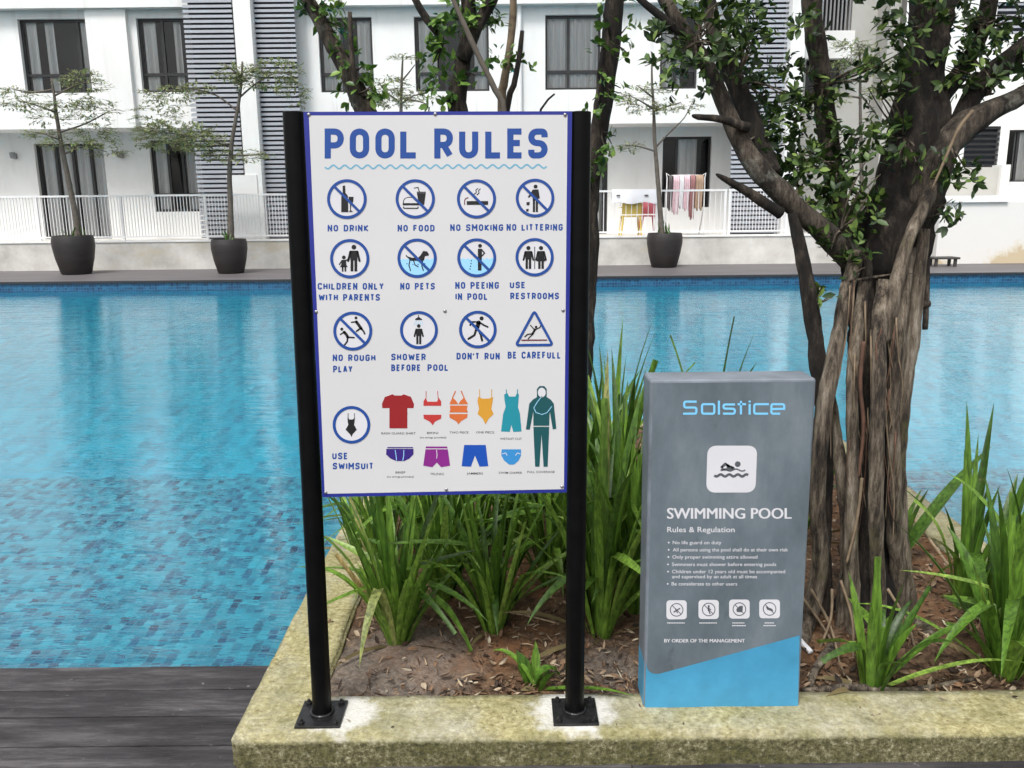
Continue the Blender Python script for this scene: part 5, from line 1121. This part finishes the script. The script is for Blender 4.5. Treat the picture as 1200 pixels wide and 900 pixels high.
BR = [(T(768, -25, D + .05, 1)[0]), T(836, 92, D, 1)[0], T(868, 168, D, 1)[0], T(930, 240, D, 1)[0], T(985, 270, D, 1)[0], T(1042, 270, D + .1, 1)[0], T(1060, 160, D + .1, 1)[0], T(1078, 50, D + .2, 1)[0], T(1110, 160, D + .06, 1)[0], T(1160, 110, D + .1, 1)[0], T(1150, 30, D + .2, 1)[0], T(1200, 60, D + .15, 1)[0], T(965, 100, D + .2, 1)[0], T(952, 10, D + .24, 1)[0], T(980, 200, D + .15, 1)[0], T(815, 50, D, 1)[0], T(862, 95, D + .15, 1)[0], T(950, 360, D - .04, 1)[0], T(992, 330, D - .06, 1)[0]]
for (x, y, r, n, dy) in CL:
    if y > 290: n = n * .35
    elif 995 < x < 1105 and y > 140: n = n * .5
    else: n = n * .82
    c = V(x, y, D + dy); rad = pxsize(r, D)
    a = min(BR, key=lambda q: (q - c).length)
    for k in range(2 + int(n) // 22):
        e = c + rv() * rad * 0.8; mid = (a + e) / 2 + rv() * rad * 0.35
        tw.tube([(a, .0042), (mid, .003), (e, .0012)], bk, 5, 0.2, 0.03)
    leaf_cloud(fo, c, rad * 1.1, int(n * 1.8), 0.034, 0.0155, M['fig_leaf'], 0.95, 0.7)
for k in range(46):                                            # the crown above the picture's edge
    c = V(rng.uniform(700, 1400), rng.uniform(-420, -40), D + rng.uniform(-.3, .9)); leaf_cloud(fo, c, rng.uniform(.10, .22), 48, 0.065, 0.03, M['fig_leaf'], 0.8, 0.7)
    a = min([T(1095, -160, D + .35, 1)[0], T(1085, -330, D + .5, 1)[0], T(946, -120, D + .3, 1)[0], T(735, -150, D + .1, 1)[0], T(845, -170, D + .3, 1)[0], T(1330, -120, D + .3, 1)[0], T(1175, -120, D + .3, 1)[0], T(930, -260, D + .35, 1)[0]], key=lambda q: (q - c).length)
    tw.tube([(a, .008), ((a + c) / 2 + rv() * .06, .006), (c, .002)], bk, 5, 0.2, 0.06)
tr.build('trunk', fig, True); fo.build('foliage', fig, True)

# ================================================================ TREES BEHIND THE LARGE SIGN
def small_tree(name, base, tubes, clusters, label, mat, leafm, L, W, above=True, seed=1, thin=()):
    rng.seed(seed); bx, by = base
    g = V(bx, by, 4.0) if len(base) == 2 else None
    t = thing(name, (g.x, 4.0, KZ), label, 'tree', None)
    b = MB()
    for pts in tubes: b.tube([T(*p) if p[1] < 560 else (Vector((V(p[0], 400, p[2]).x, p[2], KZ - 0.06)), pxsize(p[3], p[2])) for p in pts], mat, 12, 0.22, 0.04, freq=9)
    trunk_mb = b
    if thin:
        b = MB()
        for pts in thin: b.tube([T(*p) for p in pts], M['pot_bark'], 8, 0.15, 0.04)
        b.build('thin_stem', t, True)
    f = MB(); tw = trunk_mb; ends = [T(*p)[0] for pts in tubes for p in pts if p[1] < 300]
    for (x, y, r, n, dy) in clusters:
        c = V(x, y, 4.0 + dy); rad = pxsize(r, 4.0); a = min(ends, key=lambda q: (q - c).length)
        for k in range(2): e = c + rv() * rad * .7; tw.tube([(a, .005), ((a + e) / 2 + rv() * rad * .3, .004), (e, .002)], mat, 5, .2, .04)
        leaf_cloud(f, c, rad, n, L, W, leafm, 1.0, 0.4)
    tw.build('trunk', t, True); f.build('foliage', t, True)
    return t
SH = M['shrub_leaf']; FL = M['fig_leaf']
small_tree('young_tree', (455, 420), [[(470, 600, 4.0, 17), (452, 300, 4.0, 17), (436, 160, 4.0, 16), (424, 120, 4.0, 15), (408, 85, 4.0, 13), (392, 55, 4.0, 12), (372, 20, 4.0, 10), (352, -20, 4.0, 9), (320, -120, 4.1, 6)], [(432, 140, 3.97, 6), (418, 110, 3.94, 5), (412, 60, 3.92, 3.5), (410, 14, 3.92, 2.6)]],
           [(375, 12, 20, 40, 0), (395, 25, 20, 36, 0), (408, 60, 18, 34, -.05), (420, 85, 18, 34, -.05), (440, 100, 14, 26, -.05), (428, 105, 14, 20, -.05), (385, 5, 14, 20, 0), (405, 110, 10, 12, 0), (360, 8, 10, 12, 0), (300, -100, 40, 60, .1), (360, -80, 40, 60, .1)],
           'leaning brown tree with sparse leaves rising behind the top left of the large sign', M['bark_limb'], SH, 0.046, 0.024, seed=61)
small_tree('young_tree', (545, 420), [[(560, 600, 4.0, 18), (548, 300, 4.0, 17), (540, 160, 4.0, 16), (536, 120, 4.0, 14), (541, 80, 4.0, 12), (550, 40, 4.0, 11), (548, 0, 4.0, 10), (544, -60, 4.0, 10), (540, -180, 4.0, 6)], [(542, 70, 3.98, 10), (560, 30, 3.96, 9), (574, 4, 3.95, 9), (600, -50, 3.95, 7), (640, -140, 3.95, 5)], [(520, 50, 3.95, 4), (500, 22, 3.93, 5), (484, -6, 3.92, 5), (460, -60, 3.9, 4)]],
           [(520, 40, 22, 46, -.05), (512, 70, 20, 46, -.1), (520, 100, 20, 46, -.1), (508, 56, 12, 16, -.1), (535, 20, 22, 46, -.05), (560, 20, 20, 36, 0), (575, 30, 16, 26, 0), (515, 118, 16, 26, -.1), (570, 10, 18, 26, 0), (548, 8, 18, 30, 0), (564, 85, 12, 14, -.05), (540, -100, 60, 100, 0), (620, -110, 50, 80, 0)],
           'leafy dark forked tree rising behind the top middle of the large sign', dk, SH, 0.044, 0.024, seed=62,
           thin=[[(598, 300, 3.8, 4), (592, 140, 3.8, 4), (580, 105, 3.8, 4), (558, 60, 3.8, 4), (540, 20, 3.8, 3.6), (522, -20, 3.8, 3)]])
b0 = V(600, 420, 4.3)
t3 = thing('slim_tree', (b0.x, 4.3, KZ), 'pale slender double stem between the leafy tree and the middle window', 'tree')
b = MB(); b.tube([(Vector((b0.x, 4.3, KZ - .05)), .03), T(596, 300, 4.3, 7), T(588, 130, 4.3, 6.5), T(590, 100, 4.3, 6), T(597, 60, 4.3, 5.5), T(601, 20, 4.3, 5), T(602, -20, 4.3, 5), T(606, -160, 4.3, 3)], M['root_pale'], 10, .12, .04); b.build('trunk', t3, True)
b = MB(); b.tube([T(592, 250, 4.25, 5), T(594, 130, 4.2, 4.5), T(602, 100, 4.2, 4.2), T(608, 70, 4.2, 3.8), T(612, 36, 4.2, 3)], dk, 8, .15, .04); b.tube([T(626, 170, 4.2, 1.6), T(634, 128, 4.2, 1.6), T(650, 110, 4.2, 1.4)], dk, 6, .1, .04); b.build('thin_stem', t3, True)
rng.seed(64); f = MB()
for x, y in ((590, 72), (604, 68), (612, 80), (586, 60), (600, -80)): leaf_cloud(f, V(x, y, 4.25), .05, 10, .045, .02, SH, .6)
f.build('foliage', t3, True)
small_tree('ivy_clad_tree', (680, 420), [[(668, 600, 4.0, 20), (684, 320, 4.0, 17), (692, 220, 4.0, 13), (702, 150, 4.0, 13.5), (710, 100, 4.0, 14), (716, 50, 4.0, 13.5), (721, 0, 4.0, 13), (728, -80, 4.0, 11), (740, -220, 4.0, 6)]],
           [(700, 190, 16, 26, -.08), (716, 178, 12, 22, -.08), (722, 165, 10, 14, -.08), (698, 120, 14, 20, -.1), (722, 110, 14, 20, -.1), (704, 60, 14, 18, -.1), (728, 60, 14, 20, -.1), (732, 30, 14, 18, -.05), (708, 20, 14, 16, -.1), (726, 8, 18, 24, 0), (700, 90, 12, 12, -.1), (690, 215, 10, 12, -.08), (740, -120, 60, 90, 0), (700, -60, 40, 50, 0)],
           'shaggy brown trunk with small climbing leaves behind the right post', dk, SH, 0.036, 0.022, seed=63)

# ================================================================ POTS AND THEIR TREES ON THE FAR DECK
def pot(px, py, label, wpx):
    g = G(px, py, ZF); k = pxsize(wpx / 2, g.y); t = thing('plant_pot', (g.x, g.y, ZF), label, 'plant pot', 'dark round pots on the far deck'); b = MB()
    h = k * 1.92
    b.lathe([(k * .66, 0), (k * .72, h * .03), (k * .9, h * .4), (k, h * .72), (k * 1.0, h * .88), (k * .95, h), (k * .86, h), (k * .86, h * .93)], M['pot_clay'], 32, tuple(t.location)); o = b.build('vessel', t, True)
    e = o.modifiers.new('edge', 'EDGE_SPLIT'); e.split_angle = R(45)
    b = MB(); b.lathe([(k * .85, h * .90), (k * .3, h * .93)], M['soil'], 20, tuple(t.location)); b.build('potting_soil', t)
    return g, h, k
def pot_tree(px, py, label, wpx, potlabel, trunk, branches, pads, r0=4.5, seed=1, n_per=3.6, twigs_only=()):
    rng.seed(seed); g, h, k = pot(px, py, potlabel, wpx); Y = g.y
    base = Vector((g.x, g.y, ZF + h * .92)); t = thing('potted_tree', base, label, 'tree', 'young trees in the dark pots')
    b = MB(); n = len(trunk); pts = [(Vector((V(*trunk[0], Y).x, Y, base.z - .02)), pxsize(r0, Y))] + [(V(x, y, Y), pxsize(r0 * .85 * (1 - .85 * i / n), Y)) for i, (x, y) in enumerate(trunk[1:], 1)]
    b.tube(pts, M['pot_bark'], 10, .12, .1)
    for br in branches: b.tube([(V(x, y, Y + rng.uniform(-.15, .15) * (i > 0)), pxsize(1.15 * (1 - .85 * i / len(br)), Y)) for i, (x, y) in enumerate(br)], M['pot_bark'], 6, .12, .1)
    f = MB(); tw = b
    for (x, y, rx, ry, nn) in pads:
        for q in range(int(nn * n_per)):
            a = rng.random() * 6.28; rr = math.sqrt(rng.random()); c = V(x + math.cos(a) * rr * rx * 1.08, y + math.sin(a) * rr * ry * 1.35 + 1, Y + rng.uniform(-1, 1) * pxsize(rx, Y) * .8)
            d0 = Vector((math.cos(a), rng.uniform(-1, 1), rng.uniform(-.25, .15)))
            for z in range(rng.randint(5, 9)):                      # a spray of small leaves along a fine twig
                p = c + d0 * (.03 * z) + rv() * .025; l = rng.uniform(.045, .085)
                leaf(f, p, d0 + rv() * .9, Vector((0, 0, 1)) + rv() * .5, l, l * .42, M['pot_leaf'], .1)
            tw.tube([(c - d0 * .05, .004), (c + d0 * .22, .0015)], M['pot_bark'], 4, 0, .2, False)
    tw.build('trunk', t, True); f.build('foliage', t)
    f = MB()
    for q in range(16):                                             # grassy growth at the foot
        a = rng.random() * 6.28; blade(f, base + Vector((math.cos(a), math.sin(a), 0)) * k * .55 * rng.random(), rng.random() * 6.28, rng.uniform(.05, .5), rng.uniform(.12, .34), .03, rng.uniform(0, 1), M['shrub_leaf'], 5)
    tag(f.build('pot_grass', None, True, base=base + Vector((0, 0, .002))), label.split(' in ')[0].replace('tree', 'grass tuft') + ' at the foot of its trunk', 'grass')
    return t
# (grass labels are rewritten below so that each one reads well)
pot_tree(90, 321, 'leaning airy potted tree in front of the left patio door', 45, 'dark round pot in front of the left patio door', [(92, 278), (88, 250), (80, 210), (72, 170), (67, 140), (63, 108), (60, 92)],
         [[(66, 132), (45, 124), (20, 118)], [(70, 155), (100, 145), (128, 130)], [(64, 112), (85, 102), (105, 95)], [(76, 180), (100, 172), (125, 178)], [(72, 165), (55, 158), (42, 155)], [(62, 105), (40, 108), (16, 105)]],
         [(98, 96, 18, 12, 24), (20, 108, 16, 5, 8), (30, 122, 22, 5, 12), (85, 120, 26, 6, 14), (112, 128, 24, 10, 18), (60, 138, 20, 6, 8), (110, 152, 18, 8, 14), (52, 156, 14, 5, 8), (85, 168, 30, 4, 12), (130, 176, 12, 6, 6), (118, 165, 14, 6, 6)], 4.4, 71)
pot_tree(271, 320, 'airy potted tree with layered branches in front of the left white column', 40, 'dark round pot in front of the left white column', [(270, 277), (270, 240), (269, 205), (272, 165), (279, 125), (283, 95), (284, 72)],
         [[(270, 172), (245, 165), (215, 158), (185, 155)], [(280, 115), (300, 98), (325, 85), (345, 90)], [(272, 168), (240, 172), (200, 168)], [(270, 182), (290, 182), (312, 180)], [(278, 130), (250, 110), (215, 104), (185, 110)], [(282, 90), (270, 80), (262, 74)]],
         [(205, 158, 40, 14, 62), (235, 166, 26, 10, 30), (182, 150, 18, 6, 10), (320, 86, 24, 14, 34), (345, 105, 12, 14, 12), (275, 84, 14, 9, 16), (205, 108, 32, 7, 18), (230, 102, 14, 6, 8), (182, 132, 22, 12, 10), (275, 181, 34, 6, 22), (298, 92, 18, 8, 14), (195, 122, 22, 6, 8)], 4.2, 72)
pot_tree(778, 313, 'thin sparse potted tree in front of the drying laundry', 40, 'dark round pot in front of the drying laundry', [(776, 270), (773, 240), (770, 200), (767, 160), (766, 125), (764, 95), (764, 72)],
         [[(769, 172), (785, 155), (802, 138), (812, 118)], [(770, 178), (750, 172), (732, 170)], [(766, 128), (750, 118), (738, 112)], [(766, 130), (784, 124), (798, 120)], [(766, 115), (752, 104), (746, 100)]],
         [(745, 112, 14, 8, 9), (755, 128, 14, 5, 8), (778, 124, 12, 6, 7), (736, 120, 8, 5, 4), (740, 172, 10, 5, 5), (806, 122, 10, 6, 5), (764, 104, 10, 5, 5)], 3.8, 73)
pot_tree(462, 318, 'slim potted tree with its top showing above the large sign', 46, 'dark round pot hidden behind the large sign', [(466, 276), (468, 200), (470, 150), (470, 120), (471, 90), (472, 66)],
         [[(470, 122), (485, 112), (498, 110)], [(470, 120), (452, 108), (444, 96)], [(471, 95), (480, 84), (486, 76)], [(470, 115), (488, 118), (500, 122)]],
         [(456, 100, 14, 9, 14), (460, 118, 22, 6, 14), (488, 112, 14, 5, 7), (473, 66, 8, 3, 4), (448, 110, 12, 8, 8)], 3.4, 74)
pot_tree(1012, 309, 'tall slim potted tree behind the left branches of the fig tree', 46, 'dark round pot hidden behind the fig tree', [(1010, 268), (1010, 220), (1009, 170), (1008, 120), (1008, 80), (1007, 60)],
         [[(1009, 115), (990, 112), (975, 113)], [(1008, 80), (995, 74), (988, 68)], [(1008, 78), (1022, 74), (1034, 78)], [(1009, 112), (1024, 130), (1030, 140)]],
         [(998, 52, 16, 5, 12), (995, 76, 16, 6, 12), (1028, 78, 16, 6, 12), (1040, 105, 18, 8, 14), (972, 115, 14, 8, 12), (1015, 62, 10, 5, 6)], 3.2, 75)
for o, lab in zip([o for o in bpy.data.objects if o.name.startswith('pot_grass')], ('green grass tuft in the pot before the left patio door', 'green grass tuft in the pot before the white column', 'green grass tuft in the pot before the laundry', 'grass tuft in the pot behind the large sign', 'grass tuft in the pot behind the fig tree')):
    o['label'] = lab; o['group'] = 'grass tufts in the dark pots'

# ================================================================ SMALL THINGS ON THE TERRACE
YT = 19.25
# white drying rack with clothes
ra, rb_ = V(782, 206, YT), V(826, 206, YT); zb = ZT
rack = thing('drying_rack', ((ra.x + rb_.x) / 2, YT, ZT), 'white clothes drying rack full of laundry behind the railing', 'drying rack')
b = MB(); rr = .014
b.tube([((ra.x, YT, ZT), rr), ((ra.x, YT, ra.z - .05), rr), ((ra.x + .05, YT, ra.z), rr), ((rb_.x - .05, YT, ra.z), rr), ((rb_.x, YT, ra.z - .05), rr), ((rb_.x, YT, ZT), rr)], M['rail_white'], 8, 0, .08)
b.tube([((ra.x, YT + .4, ZT), rr), ((ra.x, YT, ZT + .6), rr)], M['rail_white'], 8); b.tube([((rb_.x, YT + .4, ZT), rr), ((rb_.x, YT, ZT + .6), rr)], M['rail_white'], 8)
b.build('frame', rack, True)
cl = (('grey black top', .04, .13, 'cloth_dark', 246), ('pale pink shirt', .16, .32, 'cloth_pink', 250), ('white striped shirt', .33, .44, 'cloth_white', 244), ('dusty pink dress', .45, .60, 'cloth_pink', 246), ('dark red scarf', .62, .74, 'cloth_red', 256), ('tan brown cloth', .76, .96, 'cloth_tan', 246))
rng.seed(81)
for nm, f0, f1, mt, pyb in cl:
    x0, x1 = ra.x + (rb_.x - ra.x) * f0, ra.x + (rb_.x - ra.x) * f1; zl = V(805, pyb, YT).z; b = MB(); vs = []; nx = 10; nz = 6
    for sgn in (1, -1):
        k0 = len(vs)
        for j in range(nz + 1):
            for i in range(nx + 1):
                x = x0 + (x1 - x0) * i / nx; z = ra.z + .012 - (ra.z - zl) * j / nz * (1 - .06 * math.sin(i * 1.3))
                vs.append((x + .01 * math.sin(j), YT + sgn * (.016 + .02 * (j > 0)) + .022 * math.sin(i * 1.9 + j * .3) * min(1, j), z))
    nn = (nx + 1) * (nz + 1); fs = []
    for s_ in (0, nn):
        for j in range(nz):
            for i in range(nx): k = s_ + j * (nx + 1) + i; fs.append((k, k + 1, k + nx + 2, k + nx + 1))
    fs += [(i, i + 1, nn + i + 1, nn + i) for i in range(nx)]
    b.add(vs, fs, M[mt]); tag(b.build('laundry', None, True, base=((x0 + x1) / 2, YT, ra.z)), nm + ' hanging on the drying rack', 'laundry', 'clothes on the drying rack')
# towel over the railing
t0, t1 = V(717, 222, YP + .12), V(771, 222, YP + .12); b = MB(); vs = []; nx = 14
zlo = V(745, 238, YP + .12).z
for i in range(nx + 1):
    x = t0.x + (t1.x - t0.x) * i / nx; w_ = .008 * math.sin(i * 1.1)
    vs += [(x, YP + .07 + w_, zlo + .02 * math.sin(i * .8)), (x, YP + .085, ZR - .02), (x, YP + .12, ZR + .012), (x, YP + .155, ZR - .02), (x, YP + .17 + w_, zlo + .1)]
b.add(vs, [(5 * i + j, 5 * i + j + 5, 5 * i + j + 6, 5 * i + j + 1) for i in range(nx) for j in range(4)], M['cloth_white'])
towel = b.build('towel', None, True, base=((t0.x + t1.x) / 2, YP + .12, ZR)); tag(towel, 'white cloth folded over the railing above the plastic chairs', 'towel')
b = MB()
for px in (724, 757):
    p = V(px, 229, YP + .05); b.box(p.x - .03, p.x + .05, YP + .052, YP + .06, p.z - .015, p.z + .015, M['cloth_dark'])
b.build('stripe', towel)
def chair(px, mat, label, y, w_=0.40, zseat=0.42):
    c = V(px, 262, y); t = thing('plastic_chair', (c.x, y, ZT), label, 'chair', 'plastic chairs on the terrace'); m = M[mat]; x = c.x; h = w_ / 2; top = V(px, 233, y).z
    b = MB(); vs = []; n = 10
    for i in range(n + 1):
        u = -1 + 2 * i / n; zt_ = top - .10 * abs(u) ** 3; vs += [(x + u * h, y - .02 - .05 * (1 - u * u), ZT + zseat + .06), (x + u * h, y - .06 - .05 * (1 - u * u), zt_)]
    vs += [(a, yy + .022, z) for a, yy, z in vs]; k = 2 * (n + 1)
    fs = [(2 * i, 2 * i + 2, 2 * i + 3, 2 * i + 1) for i in range(n)] + [(k + 2 * i, k + 2 * i + 1, k + 2 * i + 3, k + 2 * i + 2) for i in range(n)] + [(2 * i + 1, 2 * i + 3, k + 2 * i + 3, k + 2 * i + 1) for i in range(n)] + [(0, 1, k + 1, k), (2 * n, k + 2 * n, k + 2 * n + 1, 2 * n + 1)]
    b.add(vs, fs, m); b.build('backrest', t, True)
    b = MB(); b.box(x - h, x + h, y - .04, y + .40, ZT + zseat, ZT + zseat + .03, m); bevel(b.build('seat', t), .012)
    for sx in (-1, 1):
        for yy in (y - .02, y + .37): b = MB(); b.tube([((x + sx * (h + .01), yy, ZT), .017), ((x + sx * (h - .03), yy, ZT + zseat), .022)], m, 8); b.build('leg', t, True)
    for sx in (-1, 1): b = MB(); b.box(x + sx * h - .02, x + sx * h + .02, y - .05, y + .34, ZT + zseat + .19, ZT + zseat + .215, m); b.build('armrest', t)
chair(740, 'plastic_yellow', 'yellow plastic chair behind the railing left of the laundry', YP + .3, .42); chair(760.5, 'plastic_red', 'pink red plastic chair beside the yellow one behind the railing', YP + .47, .33)
# low bench on the far deck at the right
bA = V(1106, 300, 17.2); bw = pxsize(15, 17.2)
bn = thing('bench', (bA.x, 17.2, ZF), 'small low dark bench on the far deck right of the fig tree', 'bench')
b = MB(); zs = V(1106, 301, 17.2).z; b.box(bA.x - bw, bA.x + bw, 17.05, 17.4, zs - .04, zs, M['bench_dark']); bevel(b.build('seat', bn), .008)
for sx in (-.72, .72):
    for yy in (17.1, 17.34): b = MB(); x = bA.x + sx * bw; b.box(x - .025, x + .025, yy - .025, yy + .025, ZF, zs - .041, M['bench_dark']); b.build('leg', bn)
